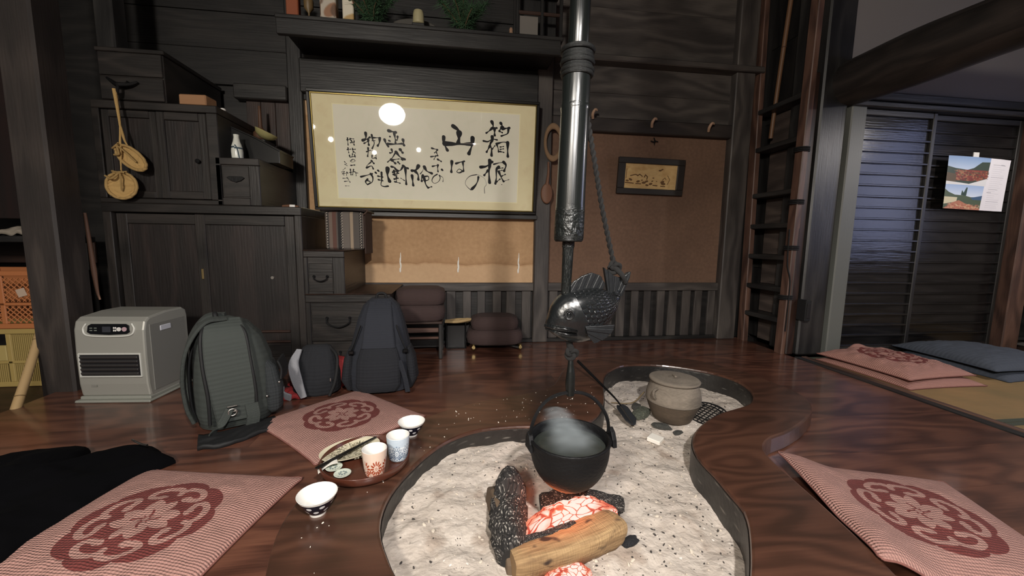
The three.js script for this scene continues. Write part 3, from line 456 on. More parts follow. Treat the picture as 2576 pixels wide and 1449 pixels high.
{
  const h = thing('hearth_hook', 'sooty hanging hearth hook with a tube and a carved wooden fish', 'pot hook', [0, 0, 0]);
  const lacq = phy(0x121514, 0.3, { clearcoat: 0.6, clearcoatRoughness: 0.16, bumpMap: pix(512, 512, (u, v) => 0.5 + 0.5 * fbm(u * 16, v * 4, 3, 4), [0.4, 0.8], false), bumpScale: 0.0016 });
  const soot = phy(0x111413, 0.36, { bumpMap: pix(512, 512, (u, v) => clamp(0.5 + 0.7 * fbm(u * 20, v * 20, 3, 4)), [1, 1], false), bumpScale: 0.004 });
  const X = (y) => 0.303 + 0.0205 * (y - 0.9);
  const rod = (pts, n = 40) => { const g = lathe(pts.map(([r, y]) => [r, y]), n); const p = g.attributes.position; for (let i = 0; i < p.count; i++) p.setX(i, p.getX(i) + X(p.getY(i))); g.translate(0, 0, pz); return g; };
  part('upper_tube', rod([[0, 1.37], [0.0275, 1.37], [0.027, 1.5], [0.025, 1.75], [0.0245, 2.6], [0.0245, 3.12], [0, 3.12]]), lacq, h);
  part('lower_tube', rod([[0, 1.345], [0.033, 1.345], [0.0365, 1.335], [0.0372, 1.262], [0.0388, 1.257], [0.0388, 1.249], [0.0375, 1.244], [0.0395, 1.0], [0.0402, 0.985]]), lacq, h);
  part('tube_end', rod([[0.0400, 0.99], [0.0405, 0.97], [0.0408, 0.915], [0.0402, 0.904], [0.036, 0.899], [0, 0.899]]), soot, h);
  part('rope_binding', merge(Array.from({ length: 7 }, (_, i) => mv(new THREE.TorusGeometry(0.0375 + 0.003 * Math.sin(i * 2.4), 0.0062, 8, 36), X(1.37), 1.337 + i * 0.0098, pz, Math.PI / 2 + 0.05 * Math.sin(i * 3), 0, 0))), phy(0x141615, 0.5, { bumpMap: TX.iron, bumpScale: 0.002 }), h);
  part('sliding_rod', rod([[0.017, 0.905], [0.0172, 0.885], [0.0156, 0.88], [0.0135, 0.76], [0.0125, 0.72], [0, 0.72]], 24), soot, h);
  // twisted rope from the tube to the tail of the fish
  const rp = curve([[0.345, 1.232, pz], [0.368, 1.12, pz + 0.003], [0.395, 1.0, pz], [0.418, 0.91, pz], [0.437, 0.838, pz]]), strand = (ph) => { const pts = []; for (let i = 0; i <= 110; i++) { const t = i / 110, p = rp.getPointAt(t), a = t * 2 * Math.PI * 11 + ph; pts.push([p.x + Math.cos(a) * 0.0036, p.y, p.z + Math.sin(a) * 0.0036]); } return tube(pts, 0.0042, 220, 6); };
  const ropeM = std(0x0f0e0d, 0.85, { bumpMap: TX.iron, bumpScale: 0.002 });
  part('twisted_rope', [strand(0), strand(Math.PI)], ropeM, h);
  part('rope_knot', [new THREE.TorusKnotGeometry(0.011, 0.006, 60, 8, 2, 3).translate(0.44, 0.828, pz), taper([[0.44, 0.828, pz], [0.455, 0.808, pz + 0.02], [0.47, 0.785, pz + 0.012]], [0.008, 0.007, 0.006], 10, 8), taper([[0.437, 0.83, pz], [0.424, 0.836, pz + 0.01], [0.416, 0.828, pz + 0.012]], [0.005, 0.004, 0.003], 8, 6)], ropeM, h);
  // fish
  const U = xy('0.243,0.664 0.250,0.690 0.262,0.724 0.285,0.750 0.322,0.764 0.359,0.771 0.394,0.770 0.415,0.764 0.427,0.757 0.438,0.768'), L = xy('0.244,0.657 0.266,0.638 0.307,0.617 0.347,0.615 0.384,0.628 0.418,0.657 0.443,0.697 0.457,0.733 0.460,0.748 0.464,0.760'), TH = [0.012, 0.03, 0.043, 0.05, 0.05, 0.046, 0.04, 0.028, 0.017, 0.012];
  const UC = curve(U.map(([x, y]) => [x, y, 0])), LC = curve(L.map(([x, y]) => [x, y, 0])), rings = [];
  for (let i = 0; i <= 44; i++) { const t = i / 44, k = t * 9, a = UC.getPoint(t), b = LC.getPoint(t), q = Math.min(8, Math.floor(k)), th = lerp(TH[q], TH[q + 1], k - q), ring = []; for (let j = 0; j < 40; j++) { const w = j / 40 * 6.2832, s = Math.sin(w), c = Math.cos(w); ring.push([lerp(b.x, a.x, 0.5 + 0.5 * s), lerp(b.y, a.y, 0.5 + 0.5 * s), pz + th * Math.sign(c) * Math.abs(c) ** 0.8]); } rings.push(ring); }
  const scaleB = pix(512, 512, (u, v) => { if (v < 0.42) return 0.5 + 0.3 * fbm(u * 12, v * 12, 3, 3); const r = v * 26, row = Math.floor(r), cx = (u * 30 + (row % 2) * 0.5) % 1 - 0.5, cy = r - row; return clamp(1 - Math.hypot(cx, cy * 0.75) * 1.1 + 0.2 * fbm(u * 30, v * 30, 2, 2)); }, [1, 1], false); scaleB.repeat.set(1, 1);
  const fishM = phy(0x141617, 0.3, { bumpMap: scaleB, bumpScale: 0.007, clearcoat: 0.35, clearcoatRoughness: 0.2 });
  const fish = part('carved_fish', skin(rings), fishM, h, null, null, 'carved wooden fish, head down');
  const finM = phy(0x181a1c, 0.36, { bumpMap: TX.iron, bumpScale: 0.001 });
  part('eye', [new THREE.TorusGeometry(0.0125, 0.003, 8, 24), new THREE.SphereGeometry(0.007, 14, 10).scale(1, 1, 0.6)].map((g) => g.rotateY(-0.25).translate(0.298, 0.702, pz + 0.047)), fishM, fish);
  part('lip', [taper([[0.243, 0.664, pz + 0.004], [0.262, 0.664, pz + 0.034], [0.295, 0.660, pz + 0.047], [0.322, 0.655, pz + 0.048]], [0.006, 0.007, 0.0065, 0.004], 18, 8), taper([[0.245, 0.656, pz + 0.004], [0.266, 0.652, pz + 0.033], [0.296, 0.646, pz + 0.046], [0.322, 0.644, pz + 0.047]], [0.005, 0.006, 0.006, 0.004], 18, 8)], fishM, fish);
  const fan = (base, tip, n, th, fold) => { const out = []; for (let i = 0; i < n; i++) { const a = (k) => [lerp(base[0][0], base[1][0], k), lerp(base[0][1], base[1][1], k)], b = (k) => { const m = k * (tip.length - 1), q = Math.min(tip.length - 2, Math.floor(m)); return [lerp(tip[q][0], tip[q + 1][0], m - q), lerp(tip[q][1], tip[q + 1][1], m - q)]; }; const k0 = i / n, k1 = (i + 1) / n, [p, q, r, s] = [a(k0), a(k1), b(k1), b(k0)]; out.push(mv(extr([p, q, r, s], th, 0.0016), 0, 0, pz - th / 2 + (i % 2 ? fold : 0))); } return merge(out); };
  part('tail_fin', fan([[0.424, 0.752], [0.463, 0.748]], [[0.408, 0.826], [0.432, 0.806], [0.458, 0.796], [0.485, 0.818], [0.478, 0.785]], 9, 0.012, 0.004), finM, fish);
  part('dorsal_fin', fan([[0.302, 0.757], [0.405, 0.768]], [[0.322, 0.787], [0.345, 0.803], [0.372, 0.812], [0.398, 0.804], [0.410, 0.782]], 10, 0.007, 0.003), finM, fish);
  part('pectoral_fin', fan([[0.345, 0.668], [0.352, 0.645]], [[0.425, 0.672], [0.42, 0.655], [0.405, 0.64], [0.385, 0.628], [0.37, 0.624]], 6, 0.006, 0.003).translate(0, 0, 0.049), finM, fish);
  // ring, link and wooden hook under the fish
  part('hook_cord', [taper([[0.312, 0.626, pz], [0.316, 0.606, pz], [0.32, 0.59, pz]], [0.012, 0.009, 0.011], 10, 10), new THREE.TorusKnotGeometry(0.011, 0.0065, 50, 8, 2, 3).translate(0.322, 0.58, pz)], ropeM, h);
  part('wooden_hook', metric(taper([[0.322, 0.572, pz], [0.321, 0.55, pz], [0.322, 0.515, pz], [0.321, 0.49, pz], [0.3225, 0.455, pz]], [0.006, 0.009, 0.013, 0.0145, 0.012], 18, 10), 1), soot, h);
}

// ------------------------------------------------------------------ stepped chest along the back wall
function bail(w, sag, r = 0.004) { return [tube([[-w / 2, 0, 0.012], [-w / 2 + 0.006, -sag * 0.55, 0.016], [0, -sag, 0.018], [w / 2 - 0.006, -sag * 0.55, 0.016], [w / 2, 0, 0.012]], r, 24, 8), ...[-1, 1].map((s) => mv(new THREE.SphereGeometry(0.009, 10, 8), s * w / 2, 0.003, 0.006))]; }
function drawer(p, x0, x1, y0, y1, z, hw, sag, hm = M.iron) {
  const d = slab('drawer', M.chest, p, x0, x1, y0, y1, z - 0.3, z - 0.008, 0.005);
  if (hw) { const b = part('handle', bail(hw, sag), hm, d, [0, 0, 0.15]); }
  return d;
}
function panelDoor(p, x0, x1, y0, y1, z, st, label) {
  const d = new THREE.Group(); d.name = 'door'; const n = p.children.filter((c) => /^door/.test(c.name)).length; if (n) d.name = 'door_' + String(n).padStart(3, '0'); p.add(d); if (label) d.userData.label = label;
  slab('stile', M.chest, d, x0, x0 + st, y0, y1, z - 0.022, z, 0.004); slab('stile', M.chest, d, x1 - st, x1, y0, y1, z - 0.022, z, 0.004);
  slab('rail', M.chest, d, x0 + st, x1 - st, y1 - st * 1.1, y1, z - 0.022, z, 0.004); slab('rail', M.chest, d, x0 + st, x1 - st, y0, y0 + st * 1.1, z - 0.022, z, 0.004);
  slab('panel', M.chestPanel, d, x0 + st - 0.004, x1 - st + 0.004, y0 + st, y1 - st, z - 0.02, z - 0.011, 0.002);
  return d;
}
{
  const zf = -2.83, zb = -3.44;
  const a = thing('step_chest', 'large lower block of the dark stepped chest with two sliding doors and drawers', 'chest');
  part('case', [box(-2.2, -1.03, 0, 0.09, zb, zf), box(-2.2, -1.03, 1.045, 1.1, zb, zf), box(-2.2, -2.15, 0.09, 1.045, zb, zf), box(-1.075, -1.03, 0.09, 1.045, zb, zf), box(-2.15, -1.075, 0.09, 1.045, zb, zf - 0.07), box(-2.15, -1.075, 0.09, 0.1, zf - 0.06, zf - 0.005)], M.chest, a);
  panelDoor(a, -2.148, -1.63, 0.1, 1.04, zf - 0.034, 0.06, 'left sliding door'); const rd = panelDoor(a, -1.68, -1.077, 0.1, 1.04, zf - 0.006, 0.06, 'right sliding door');
  part('door_pull', cbox(0.014, 0.07, 0.008, 0.003), M.brass, rd, [-1.655, 0.655, zf - 0.005]); part('keyhole', mv(new THREE.CylinderGeometry(0.01, 0.01, 0.006, 14), 0, 0, 0, Math.PI / 2), M.steel, rd, [-1.235, 0.63, zf - 0.014]);
  slab('low_rail', M.redDark, rd, -1.62, -1.137, 0.255, 0.272, zf - 0.018, zf - 0.004); slab('low_rail', M.redDark, rd, -1.62, -1.137, 0.185, 0.2, zf - 0.018, zf - 0.002);
  part('step_case', [box(-1.03, -0.768, 0.515, 0.812, zb, zf - 0.012), box(-1.03, -0.768, 0.77, 0.812, zf - 0.02, zf), box(-0.845, -0.768, 0.515, 0.77, zf - 0.02, zf), box(-1.03, -1.005, 0.515, 0.77, zf - 0.02, zf), box(-1.005, -0.845, 0.515, 0.54, zf - 0.02, zf)], M.chest, a);
  drawer(a, -1.003, -0.847, 0.543, 0.732, zf - 0.002, 0.085, 0.03);
  part('step_case', [box(-1.03, -0.47, 0, 0.515, zb, zf - 0.012), box(-1.03, -0.47, 0.462, 0.515, zf - 0.02, zf), box(-1.03, -1.0, 0, 0.462, zf - 0.02, zf), box(-0.51, -0.47, 0, 0.462, zf - 0.02, zf), box(-1.0, -0.51, 0, 0.03, zf - 0.02, zf), box(-1.0, -0.51, 0.19, 0.21, zf - 0.02, zf)], M.chest, a);
  const d1 = drawer(a, -0.998, -0.512, 0.213, 0.459, zf - 0.002, 0, 0); part('handle', bail(0.15, 0.062, 0.005), M.iron, d1, [-0.065, 0.015, 0.15]); drawer(a, -0.998, -0.512, 0.033, 0.187, zf - 0.002, 0.12, 0.04);
  part('step_lip', box(-1.03, -0.462, 0.515, 0.522, zb, zf + 0.004), M.redDark, a); part('step_lip', box(-1.03, -0.76, 0.812, 0.819, zb, zf + 0.004), M.redDark, a);
  const b = thing('step_chest', 'upper block of the dark stepped chest with panelled doors and one small drawer', 'chest', [0, 1.1, 0]);
  part('case', [box(-2.2, -1.5, 0, 0.03, zb, zf), box(-2.2, -1.5, 0.565, 0.612, zb, zf), box(-2.2, -2.16, 0.03, 0.565, zb, zf), box(-1.565, -1.5, 0.03, 0.565, zb, zf), box(-2.16, -1.565, 0.03, 0.565, zb, zf - 0.05)], M.chest, b);
  panelDoor(b, -2.158, -1.855, 0.033, 0.562, zf - 0.012, 0.04, 'left panelled door'); const pd = panelDoor(b, -1.852, -1.567, 0.033, 0.562, zf - 0.004, 0.045, 'right panelled door'); part('door_knob', mv(new THREE.SphereGeometry(0.014, 14, 10).scale(1, 1, 0.6), 0, 0, 0), M.iron, pd, [-1.63, 0.27, zf + 0.002]);
  part('step_case', [box(-1.53, -1.27, 0, 0.3, zb, zf - 0.012), box(-1.53, -1.27, 0.255, 0.3, zf - 0.02, zf), box(-1.335, -1.27, 0, 0.255, zf - 0.02, zf), box(-1.53, -1.5, 0, 0.255, zf - 0.02, zf), box(-1.5, -1.335, 0, 0.05, zf - 0.02, zf)], M.chest, b);
  const d2 = drawer(b, -1.498, -1.337, 0.053, 0.252, zf - 0.002, 0, 0); part('handle', [extr([[-0.05, 0.012], [-0.038, 0.02], [0.038, 0.02], [0.05, 0.012], [0.03, -0.004], [0, -0.014], [-0.03, -0.004]], 0.008, 0.002)], M.iron, d2, [0, 0.01, 0.146]);
  const c = thing('step_chest', 'topmost plain box of the dark stepped chest', 'chest', [0, 1.712, 0]);
  part('case', [box(-2.14, -1.785, 0, 0.28, zb, zf - 0.01), box(-2.15, -1.775, 0.28, 0.305, zb, zf)], M.chest, c); for (let i = 0; i < 2; i++) slab('front_board', M.chest, c, -2.135, -1.79, 0.005 + i * 0.14, 0.138 + i * 0.14, zf - 0.012, zf, 0.003);
}
{ // iron hook and straw sandals hanging in front of the chest
  const k = thing('iron_hook', 'forked dark iron hook on the topmost box of the chest', 'hook', [-2.005, 1.80, -2.815]);
  part('hook_arm', [taper([[-0.08, 0.035, 0.0], [-0.03, 0.0, 0.012], [0.0, -0.01, 0.03], [0.05, 0.0, 0.012], [0.085, 0.02, 0]], [0.006, 0.012, 0.013, 0.01, 0.006], 18, 8), taper([[0.0, -0.01, 0.03], [0.0, -0.05, 0.04], [-0.005, -0.07, 0.03]], [0.009, 0.008, 0.005], 10, 8), taper([[0.01, -0.01, -0.015], [0.03, 0.02, 0.0]], [0.008, 0.006], 4, 8)], M.iron, k);
  const cord = thing('straw_rope', 'long straw cord from which the two straw sandals hang', 'cord', [-2.02, 1.2, -2.775]);
  part('cord_strand', [taper([[0.0, 0.56, 0.0], [0.01, 0.42, 0.002], [0.012, 0.34, 0]], [0.012, 0.009, 0.006], 14, 7), taper([[0.012, 0.35, 0], [0.0, 0.2, 0.005], [-0.005, 0.085, 0]], [0.005, 0.0045, 0.004], 12, 6), taper([[0.014, 0.35, 0], [0.03, 0.27, 0.004], [0.042, 0.235, 0]], [0.005, 0.008, 0.004], 10, 6), taper([[0.012, 0.34, 0.003], [0.008, 0.2, 0.008], [-0.003, 0.09, 0.006]], [0.005, 0.004, 0.004], 10, 6)], M.straw, cord);
  const sandal = (label, at, rz, sx, sy) => {
    const s = thing('straw_sandal', label, 'sandal', at, 0, 'straw sandals hanging on the chest'); s.rotation.z = rz;
    const sole = blanket(22, 22, (u, v) => { const a = u * 2 - 1, b = v * 2 - 1, k = Math.sqrt(Math.max(0, 1 - b * b * 0.5)), q = Math.sqrt(Math.max(0, 1 - a * a * 0.5)), x = a * k, y = b * q, d = Math.hypot(x, y); return [x * sx, 0.016 * sst(0.75, 1, d) + 0.003 * Math.sin(y * 60) + 0.004 * N(x * 9, y * 9), y * sy]; }, 0.018).rotateX(Math.PI / 2);
    part('woven_sole', sole, M.straw, s);
    const ring = []; for (let i = 0; i <= 30; i++) { const t = i / 30 * 6.2832; ring.push([Math.cos(t) * sx, Math.sin(t) * sy, 0.012 + 0.003 * Math.sin(t * 14)]); } part('rim_rope', tube(ring, 0.0085, 90, 7, true), M.straw, s);
    part('strap', [tube([[-sx * 0.9, sy * 0.75, 0.02], [-sx * 0.4, sy * 0.5, 0.034], [0.01, sy * 0.98, 0.022], [sx * 0.5, sy * 0.9, 0.03]], 0.006, 20, 6), tube([[0.01, sy * 0.98, 0.022], [0.012, sy * 0.3, 0.03], [0.0, -sy * 0.4, 0.016]], 0.005, 16, 6), tube([[-sx * 0.45, sy * 1.1, 0.015], [0, sy * 0.98, 0.028], [sx * 0.55, sy * 1.02, 0.018]], 0.006, 14, 6)], M.straw, s);
    return s;
  };
  sandal('round straw sandal hanging lower on the cord, sole facing the room', [-2.035, 1.2, -2.79], 0.05, 0.083, 0.078); sandal('straw sandal hanging higher on the cord, tilted sideways', [-1.965, 1.365, -2.785], 0.85, 0.05, 0.095);
}
{ // small things standing on the steps
  const at = (name, label, cat, geo, m, pos, rot) => tag(part(name, geo, m, scene, pos, rot), label, cat);
  at('wooden_box', 'small plain tan wooden box on the upper block of the chest', 'box', cbox(0.16, 0.065, 0.11, 0.006), std(0x9a7250, 0.7, { bumpMap: bumpWood, bumpScale: 0.001 }), [-1.64, 1.745, -2.9], [0, -0.05, 0]);
  const bk = thing('writing_stand', 'black slope-topped lacquer box on the small drawer step', 'box', [-1.37, 1.4, -3.1]); part('box_body', extr([[-0.13, 0], [0.16, 0], [0.16, 0.075], [0.02, 0.15], [-0.13, 0.215]], 0.22, 0.004), M.blackGloss, bk, [0, 0.004, -0.11]); part('box_lid', extr([[0.165, 0.08], [0.02, 0.158], [-0.135, 0.224], [-0.135, 0.232], [0.02, 0.166], [0.168, 0.088]], 0.23, 0.002), M.blackGloss, bk, [0, 0, -0.115]);
  const sb = thing('sake_bottle', 'white porcelain bottle with blue brush lines on the small drawer step', 'bottle', [-1.43, 1.4, -2.9]);
  part('bottle_body', lathe([[0, 0], [0.03, 0], [0.033, 0.01], [0.034, 0.05], [0.03, 0.085], [0.02, 0.115], [0.015, 0.14], [0.0165, 0.158], [0.013, 0.158], [0.012, 0.14], [0, 0.13]]), phy(0xffffff, 0.2, { map: canvasTex(256, 256, (g, w, h) => { g.fillStyle = '#d9dcd2'; g.fillRect(0, 0, w, h); g.strokeStyle = '#3a4c58'; g.lineWidth = 7; for (let i = 0; i < 4; i++) { g.beginPath(); g.moveTo(i * 64, 150); g.bezierCurveTo(i * 64 + 40, 170, i * 64 + 10, 205, i * 64 + 60, 240); g.stroke(); } g.beginPath(); g.moveTo(0, 165); g.lineTo(w, 160); g.stroke(); }) }), sb);
  const gb = thing('gourd_flask', 'brown long-necked gourd flask behind the black box', 'flask', [-1.46, 1.612, -3.08]); part('flask_body', lathe([[0, 0], [0.03, 0], [0.05, 0.02], [0.05, 0.055], [0.03, 0.08], [0.014, 0.1], [0.011, 0.2], [0.009, 0.25], [0, 0.252]], 28), std(0x5c4130, 0.5), gb);
  at('wooden_plinth', 'dark square block carrying the gourd flask', 'block', box(-1.52, -1.4, 1.4, 1.612, -3.4, -3.23).translate(0, 0, 0.0), M.dark, [0, 0, 0]).name = numbered('plinth_block'); gb.position.set(-1.46, 1.612, -3.31);
  const cr = thing('glazed_bowl', 'yellowish glazed bowl lying on the black slope-topped box', 'bowl', [-1.35, 1.585, -3.1]); cr.rotation.z = -0.42; part('bowl_body', lathe([[0, 0], [0.03, 0], [0.06, 0.02], [0.075, 0.05], [0.07, 0.05], [0.055, 0.024], [0, 0.012]], 28), phy(0xa09a6a, 0.3), cr);
  at('porcelain_lid', 'tiny white porcelain knob behind the chest steps', 'ornament', new THREE.SphereGeometry(0.018, 16, 12).scale(1, 0.7, 1), M.white, [-1.53, 1.724, -2.96]);
  const pi = thing('carved_pipe', 'small brown wooden piece with a white tag on the large chest block', 'ornament', [-1.15, 1.1, -2.98]); part('wooden_piece', taper([[-0.05, 0.012, 0], [0, 0.014, 0.01], [0.06, 0.01, 0.02]], [0.01, 0.012, 0.008], 12, 8), std(0x6b4a36, 0.6), pi); part('white_tag', cbox(0.035, 0.022, 0.004, 0.001), M.white, pi, [0.02, 0.012, 0.024]);
  // woven box on the second step
  const wv = canvasTex(512, 256, (g, w, h) => { g.fillStyle = '#5e5650'; g.fillRect(0, 0, w, h); const band = (x, ww, c) => { g.fillStyle = c; g.fillRect(x * w, 0, ww * w, h); }; band(0, 0.1, '#3a3634'); band(0.12, 0.08, '#77685e'); band(0.2, 0.1, '#66483f'); band(0.34, 0.12, '#2c2a2a'); band(0.46, 0.18, '#716962'); band(0.66, 0.08, '#a2917c'); band(0.76, 0.14, '#5a5550'); band(0.9, 0.1, '#2e2b2a'); g.fillStyle = '#b3a99c'; for (let y = 4; y < h; y += 18) for (const x of [0.05, 0.44, 0.93]) { g.fillRect(x * w, y, 14, 8); g.fillRect(x * w - 8, y + 9, 9, 6); } g.globalAlpha = 0.25; g.fillStyle = '#000'; for (let y = 0; y < h; y += 4) g.fillRect(0, y, w, 1.5); });
  const bs = thing('woven_box', 'striped woven box with a dark lid on the second step of the chest', 'box', [-0.805, 0.819, -3.12]); bs.rotation.y = -0.08;
  const bg = cbox(0.27, 0.27, 0.2, 0.012).clone(), q = bg.attributes.position, uv = new Float32Array(q.count * 2); for (let i = 0; i < q.count; i++) { uv[i * 2] = q.getX(i) / 0.27 + 0.5 + (Math.abs(q.getX(i)) > 0.134 ? q.getZ(i) * 2 : 0); uv[i * 2 + 1] = q.getY(i) / 0.27 + 0.5; } bg.setAttribute('uv', new THREE.BufferAttribute(uv, 2));
  part('woven_side', bg, std(0xffffff, 0.9, { map: wv }), bs, [0, 0.135, 0]); part('lid', blanket(14, 6, (u, v) => [(u - 0.5) * 0.31, 0.285 + 0.016 * Math.sin(u * 3.1) * 0.5 - 0.008 * Math.abs(v - 0.5), (v - 0.5) * 0.23], 0.014), std(0x2c2422, 0.6), bs); part('lid_tie', tube([[0.14, 0.283, 0.09], [0.162, 0.285, 0.08], [0.155, 0.262, 0.1], [0.137, 0.25, 0.1]], 0.006, 14, 6), std(0x4a382e, 0.8), bs); part('side_flap', cbox(0.008, 0.31, 0.17, 0.002), std(0x3a2a24, 0.8), bs, [0.142, 0.125, 0]);
}
// ------------------------------------------------------------------ framed calligraphy, leaning forward
{
  const f = thing('framed_calligraphy', 'large framed calligraphy in black brush characters on cream paper', 'picture', [-0.234, 1.122, -3.385]); f.rotation.x = 0.105;
  const W = 1.765, H = 0.885, b = 0.03;
  const inkW = 2048, inkH = 1024;
  const paper = canvasTex(inkW, inkH, (g, w, h) => {
    g.fillStyle = '#f0e6be'; g.fillRect(0, 0, w, h);
    for (let i = 0; i < 900; i++) { g.globalAlpha = 0.05; g.fillStyle = rnd() < 0.5 ? '#e8e0bd' : '#b9ad80'; g.beginPath(); g.ellipse(rr(0, w), rr(0, h), rr(10, 70), rr(6, 40), rr(0, 3), 0, 7); g.fill(); }
    g.globalAlpha = 1;
    const Q = (x, y) => { const v0 = (y - (28 + (x - 20) / 2525 * 146)) / ((1375 + (x - 115) / 2405 * 15) - (28 + (x - 20) / 2525 * 146)), xl = lerp(22, 112, v0), xr = lerp(2548, 2520, v0); return [(x - xl) / (xr - xl) * w, v0 * h]; };
    const quad = (pts, c) => { g.fillStyle = c; g.beginPath(); pts.forEach((p, i) => g[i ? 'lineTo' : 'moveTo'](...Q(...p))); g.closePath(); g.fill(); };
    quad([[244, 148], [2362, 262], [2338, 1294], [312, 1272]], '#fdf6cc'); quad([[254, 158], [2352, 272], [2330, 1284], [322, 1262]], '#f4f1de');
    for (let i = 0; i < 500; i++) { g.globalAlpha = 0.045; g.fillStyle = rnd() < 0.5 ? '#f6f3e0' : '#dcd5b4'; g.beginPath(); g.ellipse(rr(250, 1800), rr(130, 930), rr(10, 90), rr(6, 30), rr(0, 3), 0, 7); g.fill(); }
    g.globalAlpha = 1; g.lineCap = g.lineJoin = 'round'; g.strokeStyle = g.fillStyle = '#1d1e20';
    const ink = (k, ox, oy, list) => { for (const s of list.split(';')) { const n = s.trim().split(/\s+/).map(Number); if (n.length < 5) continue; const P2 = []; for (let i = 1; i < n.length; i += 2) { const zx = (ox + n[i] / k - 770) * 4.366, zy = (oy + n[i + 1] / k - 220) * 4.366; P2.push(V(...Q(zx, zy), 0)); } const c = new THREE.CatmullRomCurve3(P2, false, 'centripetal'), wd = n[0] / k * 4.366 * 0.81, m = Math.max(8, Math.ceil(c.getLength() / 2)); for (let i = 0; i <= m; i++) { const t = i / m, p = c.getPointAt(t), rad = wd * 0.5 * (0.72 + 0.34 * Math.cos(t * 5.2) + 0.1 * N(p.x * 0.03, p.y * 0.03)); g.beginPath(); g.ellipse(p.x, p.y, Math.max(0.8, rad * 1.05), Math.max(0.8, rad * 0.92), 0.6, 0, 7); g.fill(); } } };
    ink(6.9, 1090, 290, '60 990 70 1015 150 990 190;42 990 190 940 235 890 270;44 1000 180 1080 180;54 1040 190 1045 310;52 1155 95 1195 165;40 1170 165 1130 235;34 1130 235 1185 262;52 1190 195 1315 178;40 1300 200 1285 275 1170 322');
    ink(6.9, 1090, 290, '34 840 412 920 424 1000 380 1090 392;56 1000 335 1000 400 965 470 990 560 992 675;44 960 500 900 612;28 1000 560 1052 498;38 1080 462 1110 540 1122 606;38 1085 462 1200 432 1300 440;58 1290 440 1290 560 1295 690;24 1150 520 1212 510;24 1150 562 1212 552;30 1150 602 1218 616');
    ink(6.9, 1090, 290, '66 960 765 960 860 948 960 962 1175;58 795 890 900 872 1005 790;50 930 950 862 1040;28 1035 835 1150 805 1230 800;56 1220 795 1262 850 1230 955;50 1130 880 1092 920 1085 1100 1070 1195;26 1120 910 1205 900;26 1120 962 1192 942;32 1080 1170 1155 1108;46 1130 970 1180 1080 1222 1150;16 1220 1150 1322 1115;28 1185 1052 1252 1020');
    ink(6.9, 1090, 290, '9 872 1380 872 1260 900 1220 872 1110 790 1050 720 1030;16 720 1030 600 1060 532 1130 515 1200 560 1270 622 1322;48 640 1300 702 1230 742 1150 755 1075;70 285 150 370 215 405 290 385 440;100 395 270 382 450;90 140 465 380 472 620 470;62 118 345 120 450 185 585;78 640 360 632 480 575 645;54 268 790 260 985;38 342 828 430 800 492 785;40 465 800 478 900 482 965;30 475 965 402 1000 360 982 400 930 478 975;14 1188 1210 1192 1213');
    ink(8.05, 840, 320, '40 1905 402 2022 432;32 2020 440 1962 500;32 1885 585 2030 560;30 2000 490 2025 552;24 1990 560 1950 642;42 2030 640 2100 682;36 1920 792 2042 762;38 2035 760 2028 800 2036 905;46 2118 862 2130 872;24 2020 962 1942 1022 1912 1110 1960 1162 2050 1122 2082 1042 2060 982;18 2060 982 2142 1042 2140 1125');
    ink(8.05, 840, 320, '76 1630 785 1580 872 1498 892;64 1560 900 1622 980 1630 1085;62 1500 1000 1525 1215;18 1668 962 1722 882 1742 780;66 1752 805 1800 892 1905 945;52 1722 992 1700 1060 1700 1120;38 1740 1022 1832 1012 1842 1082 1772 1112;58 1750 1062 1790 1202 1832 1262;38 1832 1262 1905 1240;28 1690 1112 1772 1092');
    ink(8.05, 840, 320, '66 1020 40 1160 72;50 1130 90 1150 202 1160 305;38 1045 163 1047 166;40 1028 250 1046 258;42 1200 160 1190 240 1168 232;54 938 228 970 322 1012 372;54 1000 320 1150 322 1292 312;60 1310 228 1332 345;44 1080 438 1092 500 1048 512;64 1255 438 1302 502;62 1170 492 1250 592 1345 645;30 1160 502 1090 622 1000 712;60 1078 660 1155 735;30 1100 662 1232 640;42 1285 645 1305 662;42 1212 710 1242 742');
    ink(8.05, 840, 320, '84 1000 850 1000 1000 1042 1132;48 1078 810 1152 832 1172 882;54 1315 788 1412 842;42 1310 810 1250 892 1150 852;54 1360 842 1372 1000 1382 1192;22 1345 1112 1270 1062;48 1130 900 1152 1000;42 1108 932 1222 902;38 1118 982 1222 952;38 1200 902 1180 1042;38 1138 1082 1212 1062;32 1180 1052 1180 1142;32 1148 1142 1255 1172');
    ink(8.05, 840, 320, '56 558 90 560 202 500 242;50 500 252 600 212 642 182;50 608 232 622 345;32 528 312 602 272;38 680 130 690 202 730 302 690 422;38 690 190 852 190;54 840 200 830 302 800 362;22 690 252 742 252;38 608 410 610 490 600 592;26 578 492 652 462;32 758 532 772 642;30 688 570 690 632 752 622;14 680 472 782 502');
    ink(8.05, 840, 320, '44 678 690 722 742;26 660 722 590 792 580 842;38 578 842 680 802 712 862;40 468 1042 600 1002 692 972;42 660 972 702 1052 692 1152 600 1212;36 600 1092 560 1152 600 1212 652 1152 592 1122;42 758 943 772 957;42 808 898 822 912;42 878 940 882 1100 872 1222 932 1252 1012 1242;36 808 1022 902 1042;36 818 1102 902 1122');
    ink(8.05, 840, 320, '26 200 200 212 352;26 190 242 252 232;24 250 212 322 222;28 270 252 332 352;24 260 302 322 292;22 330 262 336 352;24 210 412 226 522;24 195 452 262 442;24 300 422 312 512;26 300 452 352 442;24 320 492 352 522;26 240 572 250 612 352 592;24 300 542 290 602;24 340 562 352 612;18 300 662 260 702 300 722 352 692 320 662;28 268 795 342 785;26 258 880 270 1002;24 250 952 322 932;24 320 882 300 1002;20 340 932 402 962;18 368 960 372 1022');
